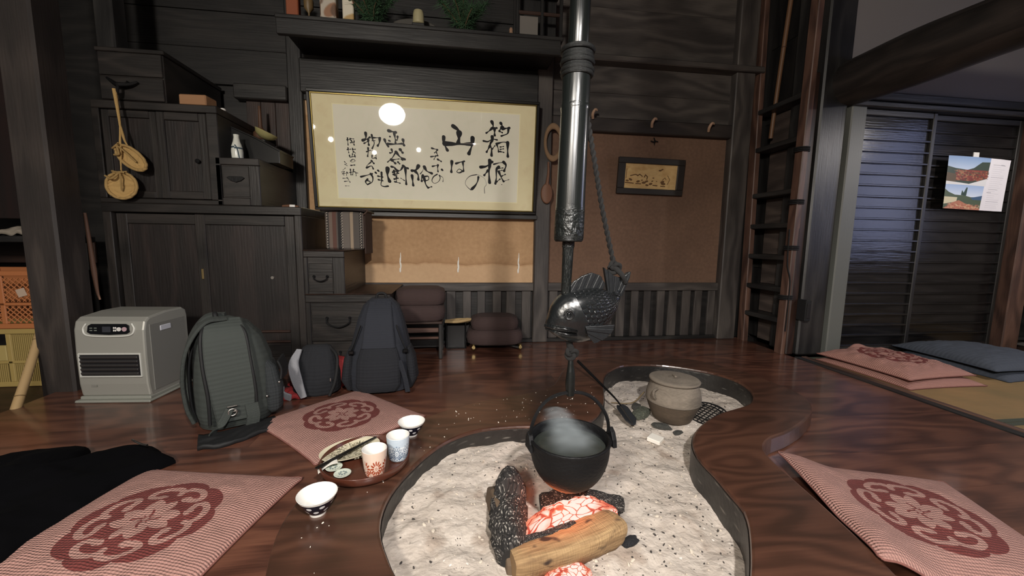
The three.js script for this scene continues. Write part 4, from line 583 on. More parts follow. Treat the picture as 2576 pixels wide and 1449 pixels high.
    ink(8.05, 840, 320, '18 140 712 182 762;18 150 772 192 802;12 160 852 110 902;16 90 942 142 932;18 100 982 212 962;16 130 932 130 1012;18 190 942 180 1012;16 110 1082 212 1082;18 190 1062 222 1112;18 140 1152 240 1142 252 1172;12 160 1252 232 1252');
  });
  part('mount_board', new THREE.BoxGeometry(W - 2 * b + 0.01, H - 2 * b + 0.01, 0.006), [M.paper, M.paper, M.paper, M.paper, std(0xffffff, 0.9, { map: paper }), M.dark], f, [0, H / 2, 0.006]);
  part('backing_board', cbox(W - 0.02, H - 0.02, 0.012, 0.002), M.dark, f, [0, H / 2, -0.006]);
  const fm = phy(0x14120f, 0.35);
  slab('frame_rail', fm, f, -W / 2, W / 2, H - b * 0.75, H, -0.012, 0.03); slab('frame_rail', fm, f, -W / 2, W / 2, 0, b * 0.75, -0.012, 0.03);
  slab('frame_stile', fm, f, -W / 2, -W / 2 + b * 0.75, b * 0.75, H - b * 0.75, -0.012, 0.03); slab('frame_stile', fm, f, W / 2 - b * 0.75, W / 2, b * 0.75, H - b * 0.75, -0.012, 0.03);
  const gold = phy(0x8a7a4a, 0.35, { metalness: 1 }); slab('slip', gold, f, -W / 2 + b * 0.75, W / 2 - b * 0.75, b * 0.75, b, 0.008, 0.022, 0.001); slab('slip', gold, f, -W / 2 + b * 0.75, W / 2 - b * 0.75, H - b, H - b * 0.75, 0.008, 0.022, 0.001); slab('slip', gold, f, -W / 2 + b * 0.75, -W / 2 + b, b, H - b, 0.008, 0.022, 0.001); slab('slip', gold, f, W / 2 - b, W / 2 - b * 0.75, b, H - b, 0.008, 0.022, 0.001);
  part('glass_pane', new THREE.BoxGeometry(W - 2 * b + 0.008, H - 2 * b + 0.008, 0.002), phy(0xffffff, 0.02, { transmission: 1, thickness: 0, ior: 1.5 }), f, [0, H / 2, 0.0165]);
  const hk = thing('picture_rest', 'dark wooden ledge carrying the framed calligraphy', 'ledge', [-0.234, 1.08, -3.41]); part('ledge_bar', cbox(1.8, 0.036, 0.075, 0.004), M.dark, hk, [0, 0.018, 0]);
  // small framed drawing
  const s = thing('framed_drawing', 'small dark-framed brown ink drawing of little figures', 'picture', [1.694, 1.325, -3.452]); s.rotation.set(0.07, 0, -0.012);
  const art = canvasTex(512, 256, (g, w, h) => { g.fillStyle = '#c9a873'; g.fillRect(0, 0, w, h); for (let i = 0; i < 160; i++) { g.globalAlpha = 0.08; g.fillStyle = rnd() < 0.5 ? '#d8bc8c' : '#8a6630'; g.beginPath(); g.ellipse(rr(0, w), rr(0, h), rr(10, 60), rr(6, 30), 0, 0, 7); g.fill(); } g.globalAlpha = 1; g.strokeStyle = g.fillStyle = '#4a2c10'; g.lineCap = 'round'; const bl = (x, y, r, a = 0.9) => { g.globalAlpha = a; g.beginPath(); g.ellipse(x, y, r, r * 0.6, rr(-0.5, 0.5), 0, 7); g.fill(); }; g.lineWidth = 9; const ln = (...p) => { g.globalAlpha = 0.9; g.beginPath(); g.moveTo(p[0], p[1]); for (let i = 2; i < p.length; i += 2) g.lineTo(p[i], p[i + 1]); g.stroke(); };
    ln(20, 196, 96, 200); ln(120, 202, 168, 204); ln(286, 212, 326, 216); ln(362, 218, 402, 220); ln(64, 126, 110, 112, 132, 120); ln(132, 124, 150, 108, 176, 128); ln(196, 134, 206, 112, 226, 130, 222, 156); for (const [x, y, r] of [[36, 176, 16], [66, 164, 18], [140, 180, 18], [176, 166, 10], [196, 190, 20], [222, 176, 16], [228, 214, 16], [262, 200, 18], [284, 140, 10], [276, 172, 10], [318, 172, 7], [374, 176, 20], [384, 194, 22], [342, 62, 14], [362, 52, 12]]) bl(x, y, r, 0.75); g.lineWidth = 5; ln(420, 110, 444, 150, 424, 200); ln(372, 158, 396, 132, 408, 150); ln(24, 60, 24, 150); });
  part('frame_bar', [box(-0.31, 0.31, 0, 0.05, 0, 0.028), box(-0.31, 0.31, 0.262, 0.312, 0, 0.028), box(-0.31, -0.245, 0.05, 0.262, 0, 0.028), box(0.245, 0.31, 0.05, 0.262, 0, 0.028)], std(0x262220, 0.45), s); part('drawing_sheet', new THREE.BoxGeometry(0.5, 0.22, 0.004), [M.paper, M.paper, M.paper, M.paper, std(0xffffff, 0.8, { map: art }), M.paper], s, [0, 0.156, 0.008]); part('glass_pane', new THREE.BoxGeometry(0.495, 0.215, 0.0015), phy(0xffffff, 0.05, { transmission: 1, thickness: 0 }), s, [0, 0.156, 0.016]);
}
{ // things hung on posts and rails
  const r = thing('straw_ring', 'pale straw ring hanging on the post behind the hearth pole', 'ring', [0.79, 1.72, -3.375]); part('ring_rope', new THREE.TorusGeometry(0.085, 0.017, 10, 40).scale(0.8, 1.55, 1), std(0x8a6f54, 0.9, { bumpMap: bumpWood, bumpScale: 0.003 }), r);
  const g = thing('wooden_ladle_head', 'reddish wooden ladle hanging below the straw ring', 'ladle', [0.745, 1.3, -3.375]); part('ladle_bowl', blanket(12, 12, (u, v) => { const a = u * 2 - 1, b = v * 2 - 1; return [a * Math.sqrt(1 - b * b / 2) * 0.05, 0.012 * (1 - a * a), b * Math.sqrt(1 - a * a / 2) * 0.085]; }, 0.016).rotateX(Math.PI / 2), std(0x6e4a34, 0.6), g); part('ladle_handle', taper([[0, 0.07, 0], [0.01, 0.17, 0.004], [0.008, 0.26, 0]], [0.016, 0.011, 0.008], 12, 8), std(0x6e4a34, 0.6), g);
  const hook = (x, y, label) => { const k = thing('peg_hook', label, 'hook', [x, y, -3.385], 0); part('peg', taper([[0, -0.03, 0], [-0.012, 0.0, 0.03], [0.004, 0.03, 0.045], [0.022, 0.022, 0.04]], [0.012, 0.013, 0.012, 0.007], 14, 8), std(0xa98a72, 0.6), k); };
  hook(1.66, 1.92, 'pale wooden peg hook on the rail above the small drawing'); hook(2.19, 1.91, 'pale wooden peg hook on the rail near the ladder'); hook(1.13, 1.965, 'pale wooden peg hook on the rail just right of the hearth pole');
  const st = thing('iron_nail_hook', 'dark forked iron hook on the clay wall above the small drawing', 'hook', [1.72, 1.79, -3.455]); part('hook_arm', [taper([[0, 0.03, 0], [0, -0.01, 0.02], [-0.035, 0.0, 0.01]], [0.005, 0.007, 0.004], 8, 6), taper([[0, 0.0, 0.015], [0.035, -0.004, 0.01]], [0.006, 0.004], 4, 6), taper([[0, 0, 0.015], [0, -0.035, 0.012]], [0.006, 0.003], 4, 6)], M.iron, st);
}
// ------------------------------------------------------------------ ladder and poles at the right
{
  const l = thing('ladder', 'tall step ladder with reddish rails and flat dark treads standing at the right', 'ladder');
  const rail = (za, zb, w, name) => { const g = cbox(0.05, 3.08, w, 0.006).clone(); mv(g, 0, 0, 0, Math.atan2(zb - za, 3.05)); part(name, g, M.red, l, [2.655, 1.535, (za + zb) / 2]); };
  rail(-3.345, -3.42, 0.085, 'rail'); rail(-2.9, -2.855, 0.08, 'rail');
  [0.27, 0.525, 0.79, 1.055, 1.325, 1.725, 2.05].forEach((y, i) => { const t = y / 3.05, za = lerp(-3.345, -3.42, t), zb2 = lerp(-2.9, -2.855, t); slab('tread', M.dark, l, 2.632, 2.79, y - 0.02, y + 0.02, za + 0.02, zb2 - 0.02, 0.004); if (i < 6) slab('riser', M.greyBoard, l, 2.775, 2.79, y + 0.022, [0.505, 0.77, 1.035, 1.305, 1.705, 2.03][i] - 0.002, za + 0.03, zb2 - 0.03, 0.002); });
  slab('riser', M.greyBoard, l, 2.775, 2.79, 0.03, 0.248, -3.31, -2.93, 0.002);
  for (const [y, s] of [[0.46, 1], [0.86, 1], [1.22, 1], [1.62, 1]]) part('lashing', merge([0, 1, 2].map((i) => mv(new THREE.TorusGeometry(0.05, 0.006, 6, 14), 2.655, y + i * 0.013, lerp(-2.9, -2.855, y / 3.05), Math.PI / 2, 0, 0))), M.black, l);
  const b = struct('wall_right', 'dark boarding behind the ladder'); for (let i = 0; i < 5; i++) slab('board', M.darkTint, b, 2.805, 2.83, 0.03 + i * 0.65, 0.03 + (i + 1) * 0.65 - 0.004, -3.5, -3.12, 0.002);
  slab('board', M.darkTint, b, 2.6, 2.83, 0, 3.3, -3.5, -3.47, 0.002);
  const p = thing('bamboo_pole', 'thin brown bamboo pole hanging beside the ladder', 'pole'); part('culm', taper([[2.72, 1.82, -3.29], [2.725, 2.4, -3.25], [2.735, 3.1, -3.2]], [0.017, 0.018, 0.019], 20, 10), std(0x6e5038, 0.5), p); for (const y of [2.05, 2.55, 2.95]) part('node', mv(new THREE.TorusGeometry(0.0175, 0.004, 6, 16), 2.72 + (y - 1.82) * 0.012, y, -3.29 + (y - 1.82) * 0.07, Math.PI / 2), std(0x50382a, 0.6), p);
  const c = thing('cable', 'thin black cable hanging along the ladder rail', 'cable'); part('wire', tube([[2.60, 1.02, -2.86], [2.615, 0.75, -2.865], [2.62, 0.62, -2.83], [2.625, 0.45, -2.83], [2.63, 0.2, -2.84]], 0.005, 30, 6), M.black, c);
  const bx = thing('switch_box', 'small dark box fixed low on the post beside the ladder', 'box', [2.74, 0.38, -2.86]); part('casing', cbox(0.05, 0.17, 0.09, 0.006), M.black, bx, [0, 0, 0.06]); part('front_plate', cbox(0.03, 0.12, 0.004, 0.001), M.darkTint, bx, [0, 0, 0.107]);
}

// ------------------------------------------------------------------ fan heater
{
  const h = thing('fan_heater', 'silver grey kerosene fan heater with a dark control panel and louvred outlet', 'heater', [-1.835, 0, -2.50], -0.07);
  const W = 0.355, D = 0.29, silver = phy(0x94938c, 0.42, { metalness: 0.25, bumpMap: TX.iron, bumpScale: 0.0001 }), side = phy(0x7c7b76, 0.45, { metalness: 0.2 }), dk = std(0x16161a, 0.45), zf = D / 2 + 0.011;
  const zq = D / 2, prof = [[0, 0.028], [zq - 0.012, 0.028], [zq - 0.002, 0.04], [zq + 0.006, 0.1], [zq + 0.008, 0.25], [zq + 0.003, 0.395], [zq - 0.008, 0.435], [zq - 0.03, 0.452], [0.0, 0.466], [-zq + 0.03, 0.466], [-zq + 0.006, 0.45], [-zq, 0.42], [-zq, 0.028]];
  part('casing', extr(prof, W - 0.02, 0.01).rotateY(-Math.PI / 2).translate(W / 2 - 0.01, 0, 0), silver, h);
  part('side_panel', cbox(0.004, 0.37, 0.25, 0.012), side, h, [W / 2 + 0.001, 0.235, 0]); part('grip', [cbox(0.006, 0.03, 0.075, 0.004)], phy(0xb9bac2, 0.4), h, [W / 2 + 0.003, 0.385, 0.02]);
  part('base_tray', [cbox(W + 0.03, 0.014, D + 0.05, 0.005).clone().translate(0, 0.007, 0.012), cbox(W + 0.006, 0.018, D + 0.02, 0.004).clone().translate(0, 0.021, 0.006)], phy(0x8f9088, 0.4, { metalness: 0.2 }), h);
  const ctl = part('control_panel', extr([[-0.105, -0.012], [-0.1, 0.02], [-0.085, 0.029], [0.085, 0.029], [0.1, 0.02], [0.105, -0.012], [0.09, -0.021], [0, -0.026], [-0.09, -0.021]], 0.006, 0.002), phy(0x0f1013, 0.15), h, [0.0, 0.398, zf - 0.002], [-0.07, 0, 0]);
  const bt = phy(0xc9c6c2, 0.4); part('button', mv(new THREE.CylinderGeometry(0.012, 0.012, 0.004, 20), 0, 0, 0, Math.PI / 2), phy(0xa58a90, 0.4), ctl, [0.083, 0.003, 0.009]); part('button', mv(new THREE.CylinderGeometry(0.011, 0.011, 0.004, 20), 0, 0, 0, Math.PI / 2), bt, ctl, [0.056, 0.003, 0.009]);
  for (let i = 0; i < 4; i++) part('button', cbox(0.007, 0.01, 0.004, 0.0015), bt, ctl, [0.03 + (i % 2) * 0.009, -0.004 + (i >> 1) * 0.014, 0.009]); part('display', cbox(0.042, 0.03, 0.003, 0.001), phy(0x33343a, 0.2), ctl, [-0.008, 0.002, 0.008]); for (let i = 0; i < 4; i++) part('indicator', cbox(0.014, 0.005, 0.003, 0.001), std(0x6a7068, 0.5), ctl, [-0.085 + (i % 2) * 0.022, -0.004 + (i >> 1) * 0.013, 0.008]);
  part('panel_bezel', [tube([[-0.115, 0.43, zf - 0.003], [-0.128, 0.40, zf + 0.002], [-0.105, 0.369, zf + 0.007], [0, 0.363, zf + 0.008], [0.105, 0.369, zf + 0.007], [0.128, 0.40, zf + 0.002], [0.115, 0.43, zf - 0.003]], 0.005, 60, 6)], phy(0xbdbdb6, 0.35), h);
  const lv = part('outlet', cbox(0.30, 0.115, 0.004, 0.002), dk, h, [-0.004, 0.205, zf + 0.007]); for (let i = 0; i < 5; i++) { const s = part('louvre', cbox(0.292, 0.016, 0.012, 0.003), std(0x2c2a2a, 0.5), lv, [0, 0.044 - i * 0.022, 0.006]); s.rotation.x = 0.5; }
  part('outlet_rim', [box(-0.158, 0.15, 0.262, 0.272, zf + 0.002, zf + 0.014), box(-0.158, 0.15, 0.138, 0.147, zf + 0.002, zf + 0.016), box(-0.162, -0.154, 0.138, 0.272, zf + 0.002, zf + 0.014), box(0.146, 0.154, 0.138, 0.272, zf + 0.002, zf + 0.014)], phy(0xb4b4ae, 0.35), h);
  part('top_label', cbox(0.05, 0.001, 0.09, 0.0003), std(0xb8b59a, 0.7), h, [0.125, 0.4675, -0.02]); part('warning_sticker', cbox(0.03, 0.012, 0.001, 0.0003), std(0x73726c, 0.7), h, [-0.1, 0.09, zf + 0.0065]);
  const cd = thing('power_cord', 'black heater cord lying on the floor behind the green backpack', 'cord'); part('wire', tube([[-1.66, 0.03, -2.55], [-1.58, 0.012, -2.46], [-1.48, 0.03, -2.38], [-1.38, 0.07, -2.3], [-1.3, 0.10, -2.24]], 0.005, 30, 6), M.black, cd);
}
// ------------------------------------------------------------------ bags
const ribbon = (pts, w, th, seg = 30, dir = V(0, 0, 1)) => { const c = curve(pts), rings = []; for (let i = 0; i <= seg; i++) { const p = c.getPointAt(i / seg), t = c.getTangentAt(i / seg), s = dir.clone().addScaledVector(t, -dir.dot(t)).normalize(), n = t.clone().cross(s), k = typeof w === 'function' ? w(i / seg) : w; rings.push([[-1, -0.5], [-0.9, -1], [0.9, -1], [1, -0.5], [1, 0.5], [0.9, 1], [-0.9, 1], [-1, 0.5]].map(([a, b]) => p.clone().addScaledVector(s, a * k / 2).addScaledVector(n, b * th / 2).toArray())); } return skin(rings); };
const cloth = (color, rep = 1, rough = 0.9) => std(color, rough, { bumpMap: pix(128, 128, (u, v) => 0.5 + 0.25 * Math.sin(u * 6.283 * 24) + 0.25 * Math.sin(v * 6.283 * 24) + 0.3 * fbm(u * 6, v * 6, 4, 3), [1 / rep, 1 / rep], false), bumpScale: 0.002 });
{
  const olive = cloth(0x383d3a, 6), olive2 = cloth(0x323734, 6), pipe = std(0x0d0e10, 0.7);
  const b = thing('backpack', 'dark grey green backpack with wide straps standing beside the heater', 'backpack', [-1.105, 0, -2.08], 0.5);
  const secs = [[0.0, 0, 0, 0.12, 0.13], [0.012, 0, 0, 0.15, 0.155], [0.08, 0.005, 0, 0.168, 0.165], [0.2, 0.005, 0, 0.17, 0.165], [0.32, 0, 0, 0.158, 0.155], [0.42, -0.012, 0, 0.135, 0.14], [0.485, -0.03, 0, 0.1, 0.115], [0.508, -0.04, 0, 0.05, 0.07]].map((s) => [...s, 2.9]);
  part('main_body', body(secs, 40, 0.07, 3), olive2, b);
  const strap = (z, name) => part(name, ribbon([[-0.02, 0.515, z * 0.7], [-0.1, 0.505, z * 0.85], [-0.168, 0.40, z], [-0.192, 0.26, z * 1.05], [-0.186, 0.13, z * 1.05], [-0.165, 0.05, z]], (t) => 0.055 + 0.045 * Math.sin(Math.min(1, t * 1.4) * 3.1), 0.016, 34), olive, b);
  strap(0.085, 'shoulder_strap'); strap(-0.09, 'shoulder_strap');
  part('back_panel', ribbon([[-0.05, 0.5, 0], [-0.13, 0.45, 0], [-0.17, 0.3, 0], [-0.172, 0.12, 0], [-0.155, 0.03, 0]], 0.1, 0.012, 24), pipe, b);
  part('side_band', ribbon([[-0.03, 0.512, 0.06], [-0.03, 0.46, 0.135], [-0.02, 0.33, 0.165], [-0.01, 0.18, 0.176], [-0.01, 0.05, 0.168]], (t) => 0.14 + 0.05 * Math.sin(t * 3.1), 0.014, 30, V(1, 0, 0)), olive, b);
  for (const x of [-0.105, 0.075]) part('piping', tube([[x * 0.5 - 0.03, 0.508, 0.06], [x * 0.9 - 0.02, 0.46, 0.138], [x - 0.012, 0.33, 0.168], [x, 0.18, 0.18], [x, 0.05, 0.172]], 0.0075, 30, 6), pipe, b);
  part('strap_tail', ribbon([[-0.03, 0.115, 0.195], [-0.065, 0.055, 0.2], [-0.11, 0.012, 0.205]], 0.035, 0.006, 14, V(0.7, 0.7, 0)), olive, b); part('strap_tail', ribbon([[0.055, 0.12, 0.185], [0.06, 0.06, 0.19], [0.05, 0.0, 0.18]], 0.055, 0.006, 14, V(1, 0, 0)), olive, b);
  part('buckle', [box(-0.04, 0.0, 0.10, 0.106, 0.192, 0.2, 0.002), box(-0.04, 0.0, 0.125, 0.131, 0.192, 0.2, 0.002), mv(new THREE.TorusGeometry(0.016, 0.004, 6, 18), -0.02, 0.1, 0.198)], M.steel, b);
  part('front_pocket', body([[0.03, 0.15, 0.03, 0.02, 0.09], [0.06, 0.152, 0.035, 0.045, 0.12], [0.16, 0.152, 0.035, 0.05, 0.125], [0.27, 0.14, 0.03, 0.035, 0.11], [0.3, 0.125, 0.03, 0.02, 0.09]].map((s) => [...s, 2.8]), 28, 0.06, 7), cloth(0x262a2c, 6), b);
  part('pocket_flap', ribbon([[0.19, 0.30, 0.10], [0.205, 0.25, 0.1], [0.2, 0.2, 0.1]], 0.1, 0.012, 10, V(-0.4, 0, 1)), pipe, b); for (const [x, y, z] of [[0.12, 0.135, 0.165], [0.175, 0.19, 0.15]]) part('snap', new THREE.SphereGeometry(0.006, 10, 8), M.steel, b, [x, y, z]);
  part('grab_handle', tube([[-0.055, 0.5, 0.03], [-0.06, 0.53, 0.01], [-0.06, 0.53, -0.02], [-0.055, 0.5, -0.04]], 0.01, 16, 8), pipe, b);
  part('waist_strap', [blanket(16, 12, (u, v) => [(u - 0.5) * 0.3, 0.024 + 0.014 * N(u * 6, v * 6, 3) - 0.012 * Math.hypot(u - 0.5, v - 0.5), 0.16 + v * 0.14 + 0.03 * Math.sin(u * 5)], 0.016)], pipe, b);
}
{
  const blk = cloth(0x1f222a, 6), blk2 = cloth(0x17191f, 6);
  const b = thing('backpack', 'large black backpack leaning against the stepped chest', 'backpack', [-0.465, 0, -2.45], 0.05);
  part('main_body', body([[0, 0, 0, 0.16, 0.12], [0.015, 0, 0, 0.185, 0.145], [0.12, 0, 0, 0.19, 0.15], [0.28, 0, -0.01, 0.165, 0.135], [0.42, 0, -0.03, 0.135, 0.11], [0.5, 0, -0.05, 0.105, 0.085], [0.54, 0, -0.06, 0.06, 0.05]].map((s) => [...s, 2.8]), 40, 0.06, 11), blk, b);
  part('front_pocket', body([[0.02, 0, 0.14, 0.1, 0.03], [0.06, 0, 0.145, 0.125, 0.04], [0.2, 0, 0.135, 0.12, 0.035], [0.27, 0, 0.115, 0.1, 0.02]].map((s) => [...s, 2.6]), 28, 0.06, 13), blk2, b);
  part('front_panel', ribbon([[0, 0.27, 0.13], [0, 0.36, 0.105], [0, 0.46, 0.06], [0, 0.52, 0.0]], (t) => 0.19 - 0.06 * t, 0.014, 18, V(1, 0, 0)), cloth(0x22252d, 6), b);
  for (const s of [-1, 1]) { part('side_pocket', body([[0.02, s * 0.17, 0.04, 0.02, 0.07], [0.08, s * 0.185, 0.045, 0.035, 0.085], [0.2, s * 0.175, 0.04, 0.03, 0.075], [0.26, s * 0.165, 0.03, 0.012, 0.06]], 22, 0.07, 15 + s), blk2, b); part('compression_strap', ribbon([[s * 0.1, 0.4, 0.1], [s * 0.135, 0.3, 0.11], [s * 0.165, 0.23, 0.1]], 0.022, 0.005, 12, V(0, 0.3, 1)), M.black, b); part('side_release_clip', cbox(0.03, 0.022, 0.012, 0.004), M.blackGloss, b, [s * 0.15, 0.25, 0.125]); }
  part('hanging_strap', ribbon([[0.12, 0.2, 0.15], [0.15, 0.1, 0.17], [0.165, 0.02, 0.18]], 0.03, 0.005, 12, V(1, 0, 0.3)), blk, b); part('grab_handle', tube([[-0.03, 0.53, -0.05], [-0.02, 0.565, -0.05], [0.02, 0.565, -0.05], [0.03, 0.53, -0.05]], 0.008, 14, 8), M.black, b);
  const s = thing('shoulder_bag', 'small black bag with grey patches between the two backpacks', 'bag', [-0.84, 0, -2.36], 0.1), gp = std(0x8e8f94, 0.55, { bumpMap: TX.iron, bumpScale: 0.002 });
  part('bag_body', body([[0, 0.02, 0, 0.09, 0.06], [0.02, 0.02, 0, 0.125, 0.085], [0.12, 0.03, 0, 0.12, 0.085], [0.22, 0.03, -0.01, 0.10, 0.06], [0.275, 0.03, -0.02, 0.075, 0.03], [0.285, 0.03, -0.02, 0.05, 0.012]].map((q) => [...q, 2.5]), 32, 0.16, 5), cloth(0x15171c, 6), s);
  part('grey_panel', ribbon([[-0.055, 0.27, 0.02], [-0.075, 0.2, 0.07], [-0.05, 0.1, 0.1], [-0.02, 0.02, 0.112]], (t) => 0.03 + 0.035 * Math.sin(t * 3), 0.012, 16, V(1, 0, 0.4)), gp, s); part('grey_panel', ribbon([[-0.09, 0.02, 0.1], [-0.13, 0.035, 0.08], [-0.145, 0.06, 0.03]], 0.04, 0.014, 12, V(0, 1, 0.2)), gp, s); part('bag_strap', tube([[0.1, 0.27, -0.01], [0.145, 0.22, 0.04], [0.14, 0.1, 0.09], [0.11, 0.02, 0.11]], 0.009, 18, 8), M.black, s); part('zip_pull', cbox(0.008, 0.02, 0.006, 0.002), M.steel, s, [0.115, 0.105, 0.09]);
  const r = thing('cloth_bag', 'crumpled red cloth bag lying behind the small black bag', 'bag', [-0.83, 0, -2.5]); const red = std(0x8e2426, 0.8, { bumpMap: TX.iron, bumpScale: 0.004 }); part('bag_body', body([[0, 0, 0, 0.16, 0.08], [0.02, 0, 0, 0.19, 0.1], [0.1, 0.03, 0, 0.165, 0.08], [0.16, 0.06, 0, 0.11, 0.05], [0.175, 0.06, 0, 0.05, 0.02]], 34, 0.3, 9), red, r); part('bag_corner', blanket(20, 14, (u, v) => [-0.2 + u * 0.17, 0.022 + 0.024 * Math.sin(u * 3.1) * Math.sin(v * 3.1) + 0.012 * N(u * 7, v * 7), 0.1 + v * 0.16 - u * 0.04], 0.02), red, r);
}
// ------------------------------------------------------------------ floor chairs, stand, bin by the wall
{
  const br = cloth(0x3d2e2c, 5), pad = (y, w, d, h, sd, x = 0, z = 0) => body([[y, x, z, w * 0.42, d * 0.42], [y + h * 0.12, x, z, w * 0.48, d * 0.48], [y + h * 0.5, x, z, w * 0.5, d * 0.5], [y + h * 0.85, x, z, w * 0.47, d * 0.47], [y + h, x, z, w * 0.36, d * 0.36]].map((q) => [...q, 4]), 44, 0.035, sd);
  const s = thing('low_stand', 'low reddish wooden stand under the brown folded floor chair', 'stand', [-0.29, 0, -3.12]);
  slab('top_board', M.redDark, s, -0.17, 0.17, 0.27, 0.29, -0.15, 0.15); for (const [x, z] of [[-1, -1], [1, -1], [-1, 1], [1, 1]]) slab('leg', M.dark, s, x * 0.155 - 0.013, x * 0.155 + 0.013, 0, 0.27, z * 0.135 - 0.013, z * 0.135 + 0.013); slab('stretcher', M.red, s, -0.142, 0.142, 0.205, 0.24, 0.125, 0.145); slab('stretcher', M.red, s, -0.142, 0.142, 0.155, 0.172, 0.127, 0.147); slab('back_panel', M.dark, s, -0.15, 0.15, 0.02, 0.25, -0.14, -0.12); part('shelf_board', cbox(0.3, 0.012, 0.24, 0.002), M.dark, s, [0, 0.15, 0]);
  const c = thing('floor_chair', 'brown folded floor chair resting on the low stand', 'chair', [-0.285, 0.291, -3.1], 0.05); part('seat_pad', pad(0, 0.37, 0.34, 0.125, 2), br, c); part('back_pad', pad(0.118, 0.38, 0.33, 0.125, 4, 0.0, -0.01), br, c); part('hinge', mv(new THREE.CylinderGeometry(0.012, 0.012, 0.3, 12), 0, 0.12, -0.165, 0, 0, Math.PI / 2), M.iron, c);
  const f = thing('floor_chair', 'brown folded floor chair with pale metal feet standing by the wall boards', 'chair', [0.3, 0, -3.27], -0.03); part('seat_pad', pad(0.05, 0.47, 0.3, 0.125, 6), br, f); part('back_pad', pad(0.165, 0.40, 0.28, 0.115, 8, 0, -0.01), br, f);
  for (const x of [-0.175, 0.205]) { part('foot', [tube([[x, 0.06, 0.13], [x, 0.022, 0.125], [x, 0.016, 0.08], [x, 0.016, -0.1]], 0.013, 16, 8), mv(new THREE.CylinderGeometry(0.0135, 0.0135, 0.004, 16), x, 0.04, 0.144, Math.PI / 2)], M.brass, f); } part('support_bar', taper([[0.0, 0.055, -0.02], [0.2, 0.02, 0.1]], [0.012, 0.012], 6, 4), M.dark, f);
  const b = thing('waste_bin', 'black square bin beside the low stand', 'bin', [-0.02, 0, -3.32]); part('bin_body', [box(-0.085, 0.085, 0, 0.01, -0.07, 0.07), box(-0.085, -0.075, 0.01, 0.2, -0.07, 0.07), box(0.075, 0.085, 0.01, 0.2, -0.07, 0.07), box(-0.075, 0.075, 0.01, 0.2, 0.06, 0.07), box(-0.075, 0.075, 0.01, 0.2, -0.07, -0.06)], M.blackGloss, b);
  const st = thing('straw_bundle', 'straw-coloured cloth bundle lying on the black bin', 'bundle', [-0.01, 0.2, -3.32]), sm = std(0xa88f66, 0.9, { bumpMap: bumpWood, bumpScale: 0.003 }); for (let i = 0; i < 6; i++) part('strand', taper([[-0.1, 0.012 + 0.006 * (i % 3), -0.05 + i * 0.02], [0, 0.018 + 0.008 * (i % 2), -0.055 + i * 0.022], [0.09, 0.02 + 0.008 * (i % 3), -0.04 + i * 0.016], [0.135, 0.03 + 0.012 * (i % 2), -0.03 + i * 0.012]], [0.009, 0.013, 0.014, 0.006], 14, 7), sm, st);
}
// ------------------------------------------------------------------ floor cushions
function medallion(g, w, h) {
  const pink = '#a67e74', dark = '#6c302c'; g.fillStyle = pink; g.fillRect(0, 0, w, h);
  const cx = w / 2, cy = h / 2, R = w * 0.305;
  g.fillStyle = g.strokeStyle = dark; g.beginPath(); for (let i = 0; i <= 240; i++) { const t = i / 240 * 6.2832, r = R * (0.93 + 0.1 * Math.pow(Math.abs(Math.cos(t * 4)), 0.6)); g[i ? 'lineTo' : 'moveTo'](cx + r * Math.cos(t), cy + r * Math.sin(t)); } g.fill();
  g.lineCap = 'round';
  for (let k = 0; k < 8; k++) { g.save(); g.translate(cx, cy); g.rotate(k / 8 * 6.2832 + 0.39); if (k % 2) g.scale(1, -1);
    g.strokeStyle = pink; g.lineWidth = R * 0.105; g.beginPath(); for (let i = 0; i <= 60; i++) { const t = i / 60, a = -1.9 + t * 5.0, r = R * (0.215 - 0.13 * t * t), x = R * 0.665 + r * Math.cos(a) * 0.8, y = r * Math.sin(a) * 1.25; g[i ? 'lineTo' : 'moveTo'](x, y); } g.stroke();
    g.fillStyle = pink; g.beginPath(); g.ellipse(R * 0.56, -R * 0.02, R * 0.05, R * 0.075, 0.3, 0, 7); g.fill(); g.restore(); }
  for (let k = 0; k < 4; k++) { g.save(); g.translate(cx, cy); g.rotate(k / 4 * 6.2832); g.fillStyle = pink; g.beginPath(); g.moveTo(R * 0.05, 0); g.bezierCurveTo(R * 0.1, -R * 0.24, R * 0.32, -R * 0.30, R * 0.45, -R * 0.16); g.quadraticCurveTo(R * 0.44, -R * 0.05, R * 0.36, 0); g.quadraticCurveTo(R * 0.44, R * 0.05, R * 0.47, R * 0.12); g.bezierCurveTo(R * 0.36, R * 0.24, R * 0.12, R * 0.2, R * 0.05, 0); g.fill(); g.strokeStyle = dark; g.lineWidth = R * 0.035; g.beginPath(); g.moveTo(R * 0.05, 0); g.quadraticCurveTo(R * 0.14, R * 0.02, R * 0.2, -R * 0.05); g.stroke(); g.restore(); }
  g.fillStyle = pink; g.beginPath(); g.arc(cx, cy, R * 0.05, 0, 7); g.fill();
  g.globalAlpha = 0.16; g.fillStyle = '#3a1512'; for (let y = 0; y < h; y += 6) for (let x = 0; x < w; x += 6) if (((x / 6 | 0) * 7 + (y / 6 | 0) * 5 + ((x * y) % 3)) % 3 === 0) g.fillRect(x, y, 4, 5); g.globalAlpha = 0.12; g.fillStyle = '#f2d8cc'; for (let i = 0; i < 9000; i++) g.fillRect(rnd() * w, rnd() * h, 3, 2); g.globalAlpha = 1;
}
const medTex = canvasTex(1024, 1024, medallion);
const weaveB = pix(512, 512, (u, v) => clamp(0.5 + 0.3 * Math.sin(u * 6.283 * 70 + 1.2 * Math.sin(v * 40)) + 0.3 * Math.sin(v * 6.283 * 55 + 0.8 * N(u * 9, v * 9)) + 0.35 * fbm(u * 9, v * 9, 3, 3)), [1, 1], false);
